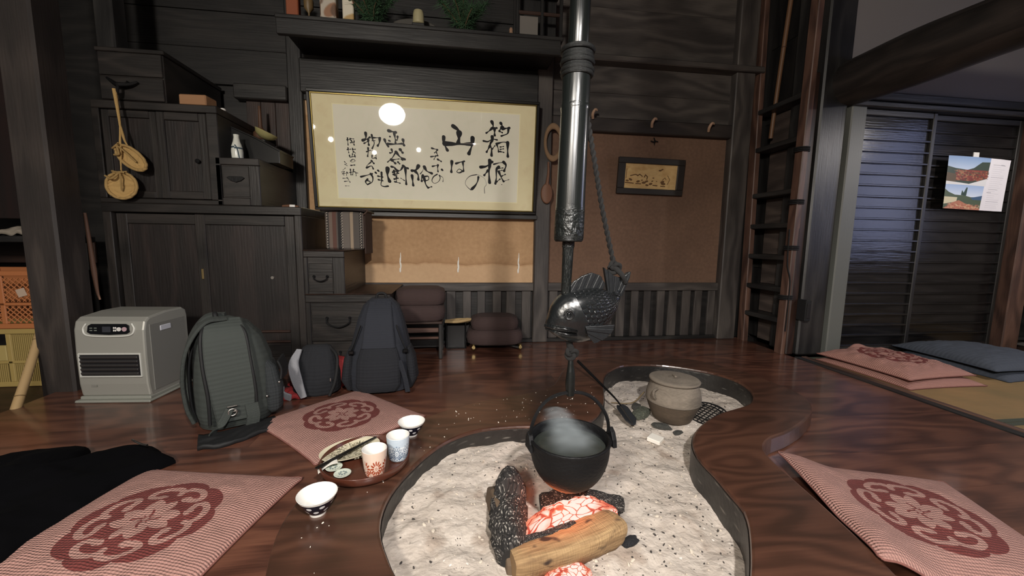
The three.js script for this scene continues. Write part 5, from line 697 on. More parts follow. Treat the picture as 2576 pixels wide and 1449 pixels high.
const cushM = std(0xffffff, 0.9, { map: medTex, bumpMap: weaveB, bumpScale: 0.0035 });
function cushion(label, at, turn, sx, sz, h, o = {}) {
  const c = thing('floor_cushion', label, 'cushion', at, turn, o.group ?? 'square floor cushions'); const n = 46, sd = o.sd ?? 1, m = o.mat ?? cushM;
  const g = blanket(n, n, (u, v) => { const a = u * 2 - 1, b = v * 2 - 1, e = Math.max(Math.abs(a), Math.abs(b)), pinch = 1 - 0.035 * (1 - Math.abs(a) ** 2) * Math.abs(b) ** 6 - 0, pz2 = 1 - 0.035 * (1 - Math.abs(b) ** 2) * Math.abs(a) ** 6, top = h * (1 - Math.abs(a) ** 3.2) ** 0.55 * (1 - Math.abs(b) ** 3.2) ** 0.55; const wr = (o.wrinkle ?? 0.006) * fbm(a * 2.6 + sd, b * 2.6, sd, 4) * 2; return [a * sx / 2 * pz2, 0.006 + top + Math.abs(wr) * sst(1, 0.7, e) + (o.lift ? o.lift(a, b) : 0), b * sz / 2 * pinch, 0.006 + top * 0.75]; }, 0.01);
  part('cover', g, m, c);
  const edge = []; for (let i = 0; i < 60; i++) { const t = i / 60 * 4, s = Math.floor(t), k = (t - s) * 2 - 1, [a, b] = [[k, -1], [1, k], [-k, 1], [-1, -k]][s]; edge.push([a * sx / 2 * (1 - 0.035 * (1 - b * b) * Math.abs(a) ** 6), 0.004 + (o.lift ? o.lift(a, b) : 0), b * sz / 2 * (1 - 0.035 * (1 - a * a) * Math.abs(b) ** 6)]); }
  part('seam', tube(edge, 0.0035, 160, 5, true), std(o.seam ?? 0x7c5048, 0.9), c);
  return c;
}
cushion('pink brown patterned floor cushion behind the tea tray', [-0.572, 0.001, -1.975], 0.8, 0.565, 0.575, 0.028, { sd: 3 });
cushion('pink brown patterned floor cushion at the lower left, next to the black clothes', [-0.945, 0.001, -1.255], -0.2 - Math.PI / 2, 0.6, 0.62, 0.034, { sd: 7, wrinkle: 0.01 });
cushion('pink brown patterned floor cushion at the lower right, over the hearth frame edge', [1.462, 0.005, -0.995], -0.34, 0.57, 0.60, 0.045, { sd: 12, wrinkle: 0.008, lift: (a, b) => 0.05 * sst(-0.3, -1, a) + 0.03 * sst(0.2, 1, b) * sst(-0.2, -0.9, a) });
const fadedM = std(0xfff6f2, 0.9, { map: medTex, bumpMap: weaveB, bumpScale: 0.003 });
cushion('pink patterned folded cushion lying underneath the pink pile by the slatted doors', [3.1, 0.001, -2.38], 0.02, 0.6, 0.66, 0.05, { sd: 17, mat: fadedM, group: 'piled cushions on the straw mat' });
cushion('pink patterned cushion on top of the pink pile by the slatted doors', [3.09, 0.052, -2.4], 0.08, 0.57, 0.62, 0.062, { sd: 21, mat: fadedM, wrinkle: 0.02, lift: (a, b) => 0.05 * sst(0.75, 1, -b) * sst(-0.2, 0.2, a) * sst(0.7, 0.3, a), group: 'piled cushions on the straw mat' });
const greyM = cloth(0x414751, 5);
cushion('grey blue cushion lowest in the grey pile at the right edge', [3.97, 0.001, -2.46], 0.03, 0.66, 0.70, 0.06, { sd: 31, mat: greyM, seam: 0x3a4250, group: 'piled cushions on the straw mat' });
cushion('grey blue cushion on top of the grey pile at the right edge', [3.96, 0.062, -2.47], -0.04, 0.68, 0.68, 0.07, { sd: 35, mat: greyM, seam: 0x3a4250, wrinkle: 0.012, group: 'piled cushions on the straw mat' });
// ------------------------------------------------------------------ black clothes
{
  const poly = xy('-2.0,-1.55 -1.78,-1.73 -1.66,-1.76 -1.53,-1.79 -1.45,-1.66 -1.37,-1.76 -1.28,-1.765 -1.19,-1.70 -1.12,-1.655 -1.17,-1.57 -1.2,-1.50 -1.2,-1.36 -1.21,-1.22 -1.2,-1.08 -1.4,-1.0 -1.8,-1.0 -2.05,-1.25');
  const j = thing('black_jacket', 'crumpled black clothes thrown down left of the front cushion', 'clothes'), n = 90, lp = loop(poly, 160);
  const ctr = [-1.52, -1.4], bound = (t) => { let r = 0.05; while (r < 1.2 && inside(lp, ctr[0] + Math.cos(t) * r, ctr[1] + Math.sin(t) * r)) r += 0.006; return r; };
  const R = Array.from({ length: n }, (_, i) => bound(i / n * 6.2832)), rings = [];
  for (let k = 0; k <= 26; k++) { const q = k / 26; rings.push(Array.from({ length: n }, (_, i) => { const t = i / n * 6.2832, r = R[i] * q, x = ctr[0] + Math.cos(t) * r, z = ctr[1] + Math.sin(t) * r, f = 0.055 * Math.sqrt(1 - q ** 4) * (1 + 1.1 * fbm(x * 5, z * 5, 3, 4)) + 0.035 * Math.sin(x * 9 + z * 6 + 3 * N(x * 3, z * 3)) * (1 - q ** 3) * 0.5; return [x, 0.008 + Math.max(0.004, f), z]; })); }
  rings.push(R.map((r, i) => [ctr[0] + Math.cos(i / n * 6.2832) * r, 0.001, ctr[1] + Math.sin(i / n * 6.2832) * r]));
  part('folded_cloth', skin(rings), phy(0x050507, 0.98, { specularIntensity: 0.15 }), j); part('zipper', tube([[-1.325, 0.068, -1.735], [-1.30, 0.07, -1.715], [-1.265, 0.064, -1.70], [-1.235, 0.066, -1.685]], 0.004, 16, 6), M.steel, j);
}
// ------------------------------------------------------------------ tea things on the hearth frame
{
  const t = thing('round_tray', 'round dark red lacquer tray on the left of the hearth frame', 'tray', [-0.335, T + 0.001, -1.425]), lac = phy(0x4f2a1e, 0.3, { clearcoat: 0.4, clearcoatRoughness: 0.2 });
  part('tray_body', lathe([[0, 0], [0.13, 0], [0.146, 0.004], [0.153, 0.014], [0.1555, 0.033], [0.153, 0.036], [0.149, 0.033], [0.145, 0.014], [0.138, 0.0095], [0, 0.009]], 72), lac, t);
  const y = T + 0.0105;
  const floral = (bg, ink, ink2) => canvasTex(1024, 512, (g, w, h) => { g.fillStyle = bg; g.fillRect(0, 0, w, h); g.strokeStyle = ink; g.fillStyle = ink; g.lineWidth = 5; if (ink2) { g.globalAlpha = 0.35; g.fillStyle = ink2; for (let i = 0; i < 8; i++) g.fillRect(0, 60 + i * 14, w, 9); g.globalAlpha = 1; } g.fillRect(0, h - 40, w, 5); g.fillRect(0, 30, w, 4); g.fillStyle = ink;
    for (let i = 0; i < 6; i++) for (const s of [0, 1]) { const x = i * 170 + s * 85, yy = s ? 330 : 240; for (let k = 0; k < 12; k++) { const a = k / 12 * 6.283; g.save(); g.translate(x, yy); g.rotate(a); g.beginPath(); g.ellipse(58, 0, 26, 10, 0, 0, 7); ink2 ? g.stroke() : g.fill(); g.restore(); } g.beginPath(); g.arc(x, yy, 12, 0, 7); g.stroke(); for (let k = 0; k < 5; k++) { g.beginPath(); g.arc(x + 40 + k * 9, yy + 60 - k * 5, 18, 0.3, 2.6); g.stroke(); } } });
  const cup = (name, label, at, tex) => { const c = thing(name, label, 'cup', at, rr(0, 6), 'tall tea cups on the tray'); const out = new THREE.LatheGeometry(xy('0.0,0.002 0.030,0.0 0.0325,0.006 0.0365,0.03 0.0395,0.06 0.0418,0.089 0.0415,0.0925').map((p) => new THREE.Vector2(...p)), 56);
    part('cup_wall', out, phy(0xffffff, 0.2, { map: tex }), c); part('cup_inside', lathe([[0.0415, 0.0925], [0.0402, 0.0935], [0.039, 0.0915], [0.0365, 0.06], [0.034, 0.03], [0.028, 0.012], [0, 0.009]], 56), M.white, c); return c; };
  cup('tea_cup', 'tall tea cup with red brown flower pattern on the tray', [-0.288, y, -1.345], floral('#d9c3b2', '#a04a30')); cup('tea_cup', 'tall tea cup with blue flower pattern on the tray', [-0.222, y, -1.435], floral('#d5dde2', '#3c5878', '#5f86ae'));
  const plateT = canvasTex(512, 512, (g, w, h) => { g.fillStyle = '#d0c8ae'; g.fillRect(0, 0, w, h); for (let i = 0; i < 420; i++) { const a = rr(0, 6.28), r = 170 * Math.sqrt(rnd()); g.globalAlpha = 0.55; g.fillStyle = ['#4a4530', '#2c2c26', '#7a745a', '#e2dcc6', '#5a4a3a'][rnd() * 5 | 0]; g.beginPath(); g.ellipse(256 + r * Math.cos(a), 256 + r * Math.sin(a), rr(3, 13), rr(2, 7), rr(0, 3), 0, 7); g.fill(); } g.globalAlpha = 0.8; g.strokeStyle = '#2c2a1e'; g.lineWidth = 4; for (let i = 0; i < 26; i++) { const a = rr(0, 6.28); g.beginPath(); g.moveTo(256 + 90 * Math.cos(a), 256 + 90 * Math.sin(a)); g.lineTo(256 + 190 * Math.cos(a + 0.2), 256 + 190 * Math.sin(a + 0.2)); g.stroke(); } });
  const pl = thing('oval_plate', 'oval cream plate with brown pattern on the tray', 'plate', [-0.405, y + 0.001, -1.485], 0.55); const pg = lathe([[0, 0], [0.05, 0], [0.055, 0.004], [0.083, 0.014], [0.095, 0.02], [0.095, 0.023], [0.082, 0.018], [0.055, 0.009], [0, 0.007]], 60).scale(1.15, 1, 0.8); { const p = pg.attributes.position, u = pg.attributes.uv; for (let i = 0; i < p.count; i++) u.setXY(i, 0.5 + p.getX(i) / 0.23, 0.5 + p.getZ(i) / 0.16); } part('plate_body', pg, phy(0xffffff, 0.25, { map: plateT }), pl); 
  const crumbs = []; for (let i = 0; i < 26; i++) crumbs.push(mv(new THREE.IcosahedronGeometry(rr(0.003, 0.006), 0), rr(-0.05, 0.06), 0.012, rr(-0.03, 0.035), rr(0, 3), rr(0, 3), 0)); tag(part('food_scraps', crumbs, std(0x8f8a78, 0.8), scene, [-0.385, y + 0.001, -1.465]), 'small grey food scraps left on the oval plate', 'food', null, 'stuff');
  const ch = thing('chopstick', 'dark chopstick lying across the oval plate, nearer one', 'chopsticks', [0, 0, 0], 0, 'pair of chopsticks on the plate'), cs = (d) => taper([[-0.478 + d, 0.116, -1.352 + d * 0.4], [-0.40 + d, 0.119, -1.45 + d * 0.4], [-0.322 + d * 0.6, 0.123, -1.545]], [0.0038, 0.0034, 0.0022], 10, 6); part('stick', cs(0), phy(0x14120f, 0.35), ch); const c2 = thing('chopstick', 'dark chopstick lying across the oval plate, farther one', 'chopsticks', [0, 0, 0], 0, 'pair of chopsticks on the plate'); part('stick', cs(-0.009), phy(0x14120f, 0.35), c2);
  const dishT = canvasTex(128, 128, (g, w, h) => { g.fillStyle = '#c9cfc2'; g.fillRect(0, 0, w, h); g.strokeStyle = '#5f6f74'; g.lineWidth = 5; g.beginPath(); g.arc(64, 54, 16, 0, 7); g.stroke(); g.fillStyle = '#5f6f74'; for (let i = 0; i < 8; i++) { const a = i / 8 * 6.28; g.beginPath(); g.arc(64 + 26 * Math.cos(a), 56 + 22 * Math.sin(a), 6, 0, 7); g.fill(); } g.fillRect(40, 98, 12, 5); g.fillRect(60, 100, 12, 5); g.fillRect(78, 96, 10, 5); });
  const dish = (label, at, r) => { const d = thing('small_dish', label, 'dish', at, r, 'tiny dishes on the tray'), g = lathe([[0, 0], [0.018, 0], [0.027, 0.004], [0.0285, 0.007], [0.026, 0.006], [0.017, 0.004], [0, 0.0035]], 36), p = g.attributes.position, u = g.attributes.uv; for (let i = 0; i < p.count; i++) u.setXY(i, 0.5 + p.getX(i) / 0.06, 0.5 - p.getZ(i) / 0.06); part('dish_body', g, phy(0xffffff, 0.25, { map: dishT }), d); return d; };
  dish('tiny round white dish on the tray, fully in view', [-0.395, y + 0.004, -1.343], 0); dish('tiny round white dish on the tray, half under the folded paper', [-0.434, y + 0.006, -1.382], 1);
  const pp = thing('paper_slip', 'folded white paper slip at the left edge of the tray', 'paper'); part('folded_sheet', blanket(10, 8, (u, v) => [-0.497 + u * 0.06 + v * 0.018, 0.109 + 0.012 * Math.sin(u * 2.6) - 0.018 * (1 - u) + 0.003 * v, -1.402 + v * 0.045 - u * 0.02], 0.0012), M.paper, pp);
  const dotT = canvasTex(512, 256, (g, w, h) => { g.fillStyle = '#e2e0da'; g.fillRect(0, 0, w, h); g.fillStyle = '#161826'; g.fillRect(0, 36, w, h - 66); g.fillStyle = '#e6e6e6'; for (let i = 0; i < 8; i++) { g.beginPath(); g.ellipse(i * 64 + 16, 88, 14, 22, 0, 0, 7); g.fill(); g.beginPath(); g.ellipse(i * 64 + 48, 160, 17, 24, 0, 0, 7); g.fill(); } });
  const bowl = (label, at, s, r, rz) => { const b = thing('tea_bowl', label, 'bowl', at, r, 'dotted tea bowls beside the tray'); b.scale.setScalar(s); b.rotation.z = rz; const p = xy('0,0.006 0.020,0.004 0.0215,0 0.0235,0 0.0235,0.006 0.0255,0.009 0.040,0.029 0.0515,0.051 0.0575,0.0635'), L = []; p.forEach(([x, yy]) => L.push(new THREE.Vector2(x, yy))); const g = new THREE.LatheGeometry(L, 56), q = g.attributes.position, u = g.attributes.uv; for (let i = 0; i < q.count; i++) u.setY(i, clamp(q.getY(i) / 0.064)); part('bowl_wall', g, phy(0xffffff, 0.18, { map: dotT }), b); part('bowl_inside', lathe([[0.0575, 0.0635], [0.058, 0.0655], [0.0565, 0.0655], [0.0498, 0.0505], [0.038, 0.0305], [0.024, 0.0145], [0.012, 0.0115], [0, 0.011]], 56), M.white, b); };
  bowl('white tea bowl with white dots on navy, standing in front of the tray', [-0.419, T, -1.172], 0.98, 0.4, 0.0); bowl('white tea bowl with white dots on navy, standing behind the blue cup', [-0.196, T, -1.632], 0.96, 1.4, 0.0);
}
// ------------------------------------------------------------------ high shelf and what stands on it
{
  const s = thing('high_shelf', 'thick dark shelf above the framed calligraphy', 'shelf', [0, 2.24, 0]); part('shelf_board', cbox(1.96, 0.03, 0.48, 0.006), M.dark, s, [-0.22, 0.115, -3.24]); slab('shelf_fascia', M.dark, s, -1.19, 0.74, 0, 0.1, -3.03, -2.995); slab('shelf_bottom', M.darkTint, s, -1.18, 0.73, 0.06, 0.1, -3.48, -3.03);
  const y = 2.371, z = -3.12;
  const ornate = (a, b, c) => canvasTex(128, 128, (g, w, h) => { g.fillStyle = a; g.fillRect(0, 0, w, h); for (let i = 0; i < 34; i++) { g.fillStyle = rnd() < 0.5 ? b : c; g.globalAlpha = 0.8; g.beginPath(); g.ellipse(rr(0, w), rr(0, h), rr(4, 14), rr(4, 16), rr(0, 3), 0, 7); g.fill(); } });
  const bx = (name, label, x, w, h, m) => { const o = thing(name, label, 'box', [x, y, z]); part('box_body', cbox(w, h, w * 0.7, 0.006), m, o, [0, h / 2, 0]); part('box_lid', cbox(w + 0.008, 0.02, w * 0.7 + 0.008, 0.004), m, o, [0, h + 0.008, 0]); };
  bx('ornament_box', 'small orange box at the left end of the high shelf', -1.12, 0.08, 0.2, std(0x8a4a2c, 0.7)); bx('ornament_box', 'white and brown pictured box on the high shelf', -0.885, 0.105, 0.22, std(0xffffff, 0.6, { map: ornate('#b7aea0', '#8a5a3c', '#5c4636') })); bx('ornament_box', 'white box with red flowers on the high shelf', -0.755, 0.075, 0.24, std(0xffffff, 0.6, { map: ornate('#d8d0bc', '#9c3a28', '#b08a4a') }));
  const gl = thing('goblet', 'small stemmed brown goblet on the high shelf', 'goblet', [-1.02, y, z]); part('goblet_body', lathe([[0, 0], [0.025, 0], [0.008, 0.01], [0.006, 0.07], [0.03, 0.1], [0.032, 0.15], [0.028, 0.15], [0.004, 0.1], [0, 0.1]], 24), std(0x6a5636, 0.5), gl);
  const pine = (label, x, dx, vaseMat) => { const p = thing('pine_sprig', label, 'plant', [x, y, z]), needles = []; const stems = [[0, 0.30, 0.02], [-0.17, 0.22, 0.03], [0.17, 0.24, 0.0], [0.07, 0.18, 0.07], [-0.08, 0.27, 0.05]]; part('stem', stems.map(([a, b, c]) => taper([[0, 0.03, 0], [a * 0.5 + dx, b * 0.6, c], [a + dx, b, c]], [0.006, 0.005, 0.003], 8, 6)), std(0x4a3c26, 0.9), p);
    for (const [a, b, c] of stems) for (let i = 0; i < 170; i++) { const t = rr(0.2, 1), q = V((a * 0.5 + dx) * t + (a * 0.5) * t * t, b * t, c * t), d = V(rr(-1, 1), rr(-0.3, 1.2), rr(-1, 1)).normalize(); const g = new THREE.ConeGeometry(0.003, rr(0.09, 0.15), 3).translate(0, 0.035, 0); g.applyQuaternion(new THREE.Quaternion().setFromUnitVectors(V(0, 1, 0), d)); needles.push(g.translate(q.x, q.y, q.z)); } tag(part('needles', needles, std(0x3a5a3c, 0.8), p), null, null, null, 'stuff');
    p.scale.setScalar(1); part('vase', lathe([[0, 0], [0.018, 0], [0.022, 0.012], [0.018, 0.035], [0.012, 0.04], [0, 0.036]], 24), vaseMat, p); };
  pine('green pine sprig leaning left on the high shelf', -0.585, -0.02, M.dark); pine('green pine sprig in a tiny white vase on the high shelf', 0.04, 0.0, M.white);
  const cu = thing('pale_cup', 'pale straw-coloured cup on a dark stand on the high shelf', 'cup', [-0.275, y, z + 0.04]); part('stand', cbox(0.085, 0.035, 0.07, 0.004), M.dark, cu, [0, 0.0175, 0]); part('cup_body', lathe([[0, 0.035], [0.036, 0.035], [0.04, 0.05], [0.038, 0.1], [0.032, 0.125], [0.028, 0.125], [0.03, 0.05], [0, 0.045]], 28), std(0xa8a07c, 0.5), cu);
  const pq = thing('arched_plaque', 'dark arched wooden plaque behind the pale cup on the high shelf', 'plaque', [-0.32, y, z - 0.12]); { const sh = [[-0.17, 0], [0.17, 0], [0.17, 0.07]]; for (let i = 1; i < 10; i++) { const a = i / 10 * Math.PI; sh.push([0.17 * Math.cos(a), 0.07 + 0.07 * Math.sin(a)]); } sh.push([-0.17, 0.07]); part('plaque_board', extr(sh, 0.02, 0.004), std(0x46423c, 0.6), pq); }
  const fg = thing('figurine', 'tiny brown figurine on the high shelf', 'figurine', [0.385, y, z + 0.04]); part('figure_body', lathe([[0, 0], [0.02, 0], [0.022, 0.02], [0.012, 0.04], [0.014, 0.055], [0.008, 0.068], [0, 0.07]], 20), std(0x9a7a62, 0.6), fg);
  const cb = thing('lattice_cabinet', 'small dark lattice-fronted cabinet at the right end of the high shelf', 'cabinet', [0.6, y, -3.2]); slab('back_board', M.darkTint, cb, -0.17, 0.17, 0, 0.4, -0.1, -0.09); for (const x of [-0.165, 0.02, 0.165]) slab('post', M.dark, cb, x - 0.012, x + 0.012, 0, 0.4, 0.07, 0.094); for (const yy of [0.02, 0.2, 0.38]) slab('crossbar', M.redDark, cb, -0.17, 0.17, yy - 0.012, yy + 0.012, 0.075, 0.092); part('top_board', cbox(0.36, 0.02, 0.22, 0.003), M.dark, cb, [0, 0.41, 0]);
  part('picture_card', cbox(0.14, 0.16, 0.004, 0.001), std(0xffffff, 0.8, { map: canvasTex(128, 128, (g) => { g.fillStyle = '#6f6a64'; g.fillRect(0, 0, 128, 128); g.fillStyle = '#2a2830'; g.beginPath(); g.ellipse(78, 62, 26, 36, 0.3, 0, 7); g.fill(); g.fillStyle = '#8e887e'; g.beginPath(); g.ellipse(40, 70, 18, 40, -0.2, 0, 7); g.fill(); }) }), cb, [-0.075, 0.11, 0.06]);
}
// ------------------------------------------------------------------ crates, bamboo and shelf at the far left
{
  const crate = (label, x1, y0, h, z, m, m2, diag) => { const c = thing('plastic_crate', label, 'crate', [x1 - 0.26, y0, z]); const w = 0.52, d = 0.36, t = 0.014;
    for (const yy of [0.012, h - 0.02]) part('rim', [box(-w / 2, w / 2, yy - 0.012, yy + 0.02, d / 2 - t, d / 2 + 0.004), box(-w / 2, w / 2, yy - 0.012, yy + 0.02, -d / 2, -d / 2 + t), box(-w / 2, -w / 2 + t, yy - 0.012, yy + 0.02, -d / 2 + t, d / 2 - t), box(w / 2 - t, w / 2, yy - 0.012, yy + 0.02, -d / 2 + t, d / 2 - t)], m, c);
    for (const x of [-w / 2 + 0.014, 0.075, w / 2 - 0.014]) slab('upright', m, c, x - 0.014, x + 0.014, 0.03, h - 0.03, d / 2 - t, d / 2); slab('mid_rail', m, c, -w / 2, w / 2, h * 0.4, h * 0.4 + 0.02, d / 2 - t, d / 2);
    slab('label_panel', m2, c, -0.18, 0.06, h * 0.45, h * 0.72, d / 2 - t, d / 2 + 0.002); slab('back_panel', m, c, -w / 2 + t, w / 2 - t, 0.02, h - 0.03, -d / 2, -d / 2 + 0.006); slab('end_panel', m, c, w / 2 - 0.008, w / 2 - 0.001, 0.02, h - 0.03, -d / 2 + t, d / 2 - t);
    const bars = []; if (diag) { for (let i = -8; i < 12; i++) for (const s of [-1, 1]) for (const [xa, xb, ya, yb] of [[0.09, 0.235, h * 0.47, h - 0.045], [0.09, 0.235, 0.035, h * 0.39], [-0.1, 0.06, 0.035, h * 0.39]]) { const hh = yb - ya, x0 = xa + i * 0.032, cut = (px) => clamp(px, xa, xb); const A = [cut(x0), 0], B = [cut(x0 + hh), 0], a0 = (A[0] - x0) / hh, b0 = (B[0] - x0) / hh; if (b0 - a0 < 0.06 || b0 < 0 || a0 > 1) continue; const p = [A[0], s > 0 ? ya + a0 * hh : yb - a0 * hh], q = [B[0], s > 0 ? ya + b0 * hh : yb - b0 * hh], L = Math.hypot(q[0] - p[0], q[1] - p[1]); bars.push(mv(cbox(L, 0.006, 0.006, 0.001).clone(), (p[0] + q[0]) / 2, (p[1] + q[1]) / 2, d / 2 - 0.006 - s * 0.001, 0, 0, Math.atan2(q[1] - p[1], q[0] - p[0]))); } }
    else for (let i = 0; i < 44; i++) { const x = -w / 2 + 0.03 + i * 0.0108; if (Math.abs(x - 0.075) < 0.014 || x > w / 2 - 0.03) continue; bars.push(box(x - 0.0025, x + 0.0025, 0.03, h * 0.4, d / 2 - 0.01, d / 2 - 0.002, 0.0008)); if (x > 0.09) bars.push(box(x - 0.0025, x + 0.0025, h * 0.4 + 0.02, h - 0.035, d / 2 - 0.01, d / 2 - 0.002, 0.0008)); }
    tag(part('lattice', bars, m, c), null, null, null, 'stuff'); return c; };
  const yel = std(0xa08a52, 0.55), ora = std(0xa8683e, 0.55);
  crate('yellow slatted plastic crate, the lower of the two at the left edge', -2.632, -0.073, 0.375, -3.03, yel, std(0xa8955e, 0.5), false); const c2 = crate('orange lattice plastic crate stacked on the yellow crate', -2.636, 0.304, 0.365, -3.03, ora, std(0xb89a82, 0.35), true); part('price_sticker', cbox(0.05, 0.05, 0.002, 0.0005), std(0xb09a88, 0.6), c2, [0.19, 0.23, 0.182], [0, 0, 0.3]);
  const b = thing('bamboo_pole', 'tan bamboo pole leaning on the crates at the left edge', 'pole'); part('culm', taper([[-2.277, -0.02, -2.29], [-2.35, 0.2, -2.48], [-2.425, 0.42, -2.66]], [0.0215, 0.02, 0.018], 20, 12), M.bamboo, b); for (const [x, y, z] of [[-2.297, 0.045, -2.345], [-2.383, 0.3, -2.565]]) { const n = part('node', new THREE.TorusGeometry(0.0205, 0.003, 6, 20), std(0x6e5836, 0.6), b, [x, y, z]); n.lookAt(-2.425 + (x + 2.383) * 0.3, 0.42 + y * 0.5, -2.66 + (z + 2.565) * 0.3); }
  const sh = thing('side_shelf', 'dark wooden shelf with a red brown back board above the crates', 'shelf', [0, 0, 0]); slab('shelf_board', M.dark, sh, -3.6, -2.66, 0.845, 0.885, -3.35, -2.93); slab('back_board', M.redDark, sh, -3.6, -2.66, 0.69, 0.845, -3.35, -3.33); part('curtain_board', cbox(0.7, 1.9, 0.02, 0.004), std(0x4c2a22, 0.8, { map: TX.red }), sh, [-3.11, 1.95, -3.16]); slab('support', M.dark, sh, -3.6, -3.55, -0.075, 0.845, -3.3, -2.95); slab('support', M.dark, sh, -2.72, -2.67, -0.075, 0.845, -3.34, -3.28);
  const cl = thing('white_cloth', 'crumpled pale cloth on the side shelf at the left edge', 'cloth', [-2.82, 0.886, -3.05]); part('folded_cloth', blanket(20, 14, (u, v) => [(u - 0.5) * 0.24, 0.022 + 0.035 * Math.sin(u * 3.1) * Math.sin(v * 3.1) + 0.02 * N(u * 6, v * 6), (v - 0.5) * 0.18], 0.02), std(0x8a8174, 0.9), cl); const wb2 = thing('small_bottle', 'small pale bottle on the side shelf at the left edge', 'bottle', [-2.725, 0.886, -3.1]); part('bottle_body', lathe([[0, 0], [0.022, 0], [0.024, 0.06], [0.012, 0.085], [0.011, 0.11], [0, 0.11]], 24), phy(0x9c9484, 0.3), wb2);
  const sk = thing('wooden_stick', 'narrow pale wooden stick hanging between the heavy post and the chest', 'stick'); part('shaft', taper([[-2.235, 1.03, -2.76], [-2.225, 0.8, -2.76], [-2.215, 0.56, -2.76], [-2.205, 0.50, -2.76]], [0.008, 0.011, 0.014, 0.006], 16, 8), std(0x7a5a48, 0.6), sk);
}
// ------------------------------------------------------------------ poster on the slatted door, shelf behind the reddish post
{
  const pt = canvasTex(512, 384, (g, w, h) => { g.fillStyle = '#e6e3e6'; g.fillRect(0, 0, w, h); const sky = g.createLinearGradient(0, 0, 0, 110); sky.addColorStop(0, '#7f9cc4'); sky.addColorStop(1, '#c6d4e6'); g.fillStyle = sky; g.fillRect(0, 0, 330, 200); const hill = (c, p) => { g.fillStyle = c; g.beginPath(); p.forEach(([x, y], i) => g[i ? 'lineTo' : 'moveTo'](x, y)); g.closePath(); g.fill(); };
    hill('#39463a', [[0, 74], [60, 88], [150, 96], [200, 80], [260, 34], [330, 30], [330, 200], [0, 200]]); hill('#7a3a2e', [[60, 120], [130, 96], [330, 92], [330, 150], [200, 176], [70, 176]]); for (let i = 0; i < 260; i++) { g.globalAlpha = 0.7; g.fillStyle = ['#8e4234', '#6a2c28', '#a86a4c', '#4e4a34', '#b08a62'][rnd() * 5 | 0]; g.beginPath(); g.ellipse(rr(60, 330), rr(100, 172), rr(3, 12), rr(2, 7), 0, 0, 7); g.fill(); } g.globalAlpha = 1; hill('#5a4a34', [[0, 120], [70, 130], [70, 190], [0, 190]]);
    hill('#dcdcdc', [[0, 182], [180, 196], [330, 150], [330, 206], [0, 206]]); const s2 = g.createLinearGradient(0, 206, 0, 290); s2.addColorStop(0, '#9cb4d8'); s2.addColorStop(1, '#d4deec'); g.fillStyle = s2; g.fillRect(0, 206, 320, 178); hill('#4c5a44', [[0, 240], [30, 262], [80, 280], [160, 282], [220, 292], [320, 286], [320, 384], [0, 384]]); hill('#3c5a78', [[220, 296], [320, 276], [320, 310], [240, 310]]); hill('#2e443c', [[130, 280], [134, 244], [150, 262], [168, 222], [178, 224], [176, 284]]); hill('#cfc6a6', [[0, 296], [104, 298], [100, 330], [0, 350]]); hill('#b0745a', [[0, 384], [60, 340], [120, 318], [180, 340], [250, 352], [320, 372], [320, 384]]); for (let i = 0; i < 150; i++) { g.globalAlpha = 0.7; g.fillStyle = ['#b86a52', '#c89a7c', '#8a5040', '#d0b48c'][rnd() * 4 | 0]; g.beginPath(); g.ellipse(rr(20, 310), rr(345, 382), rr(3, 10), rr(2, 6), 0, 0, 7); g.fill(); } g.globalAlpha = 1;
    g.fillStyle = '#9a98a0'; for (let i = 0; i < 22; i++) { const y = 44 + i * 15; g.globalAlpha = i % 6 === 0 ? 0.8 : 0.28; g.fillRect(360, y, rr(60, 120), 3); } g.globalAlpha = 0.7; g.fillRect(430, 40, 34, 5); g.fillRect(352, 246, 38, 5); g.globalAlpha = 1; });
  const p = thing('poster', 'poster with two landscape photographs and a white text column on the slatted door', 'poster', [4.235, 1.212, -2.842]); part('poster_sheet', blanket(20, 10, (u, v) => { const w = lerp(0.605, 0.645, 1 - v); return [-0.3 + u * w, 0.008 * Math.sin(u * 5 + v) * (u > 0.8 ? 1 + (u - 0.8) * 8 : 1), (v - 1) * 0.422 + 0.012 * u]; }, 0.001).rotateX(Math.PI / 2), std(0xffffff, 0.55, { map: pt }), p, [0, 0, 0.022]); part('clip', cbox(0.055, 0.045, 0.008, 0.002), M.white, p, [-0.045, 0.432, 0.024]);
  const s = thing('magazine_shelf', 'low dark shelf behind the reddish post at the right edge', 'shelf', [5.15, 0, -3.2]); slab('shelf_board', M.dark, s, -0.28, 0.3, 0.03, 0.06, -0.2, 0.2); slab('shelf_board', M.dark, s, -0.28, 0.3, 0.36, 0.39, -0.2, 0.2); slab('side_board', M.dark, s, -0.28, -0.255, 0, 0.39, -0.2, 0.2); slab('side_board', M.dark, s, 0.275, 0.3, 0, 0.39, -0.2, 0.2);
  [['#b06070', 'pink booklet, lowest of the pile on the low shelf'], ['#404a80', 'blue booklet in the pile on the low shelf'], ['#c88a90', 'pale pink booklet, topmost of the pile on the low shelf']].forEach(([c, l], i) => tag(part('booklet', cbox(0.22, 0.018, 0.28, 0.002), std(c, 0.6), scene, [5.02, 0.07 + i * 0.019, -3.14], [0, 0.1 * (i - 1), 0]), l, 'booklet', 'booklets on the low shelf'));
  { const bs = thing('dark_basket', 'dark round basket on top of the low shelf at the right edge', 'basket', [5.03, 0.39, -3.15]); part('basket_body', lathe([[0, 0], [0.09, 0], [0.11, 0.06], [0.1, 0.13], [0.09, 0.13], [0.095, 0.06], [0, 0.012]], 28), std(0x2a2220, 0.8, { bumpMap: weaveB, bumpScale: 0.004 }), bs); }
}
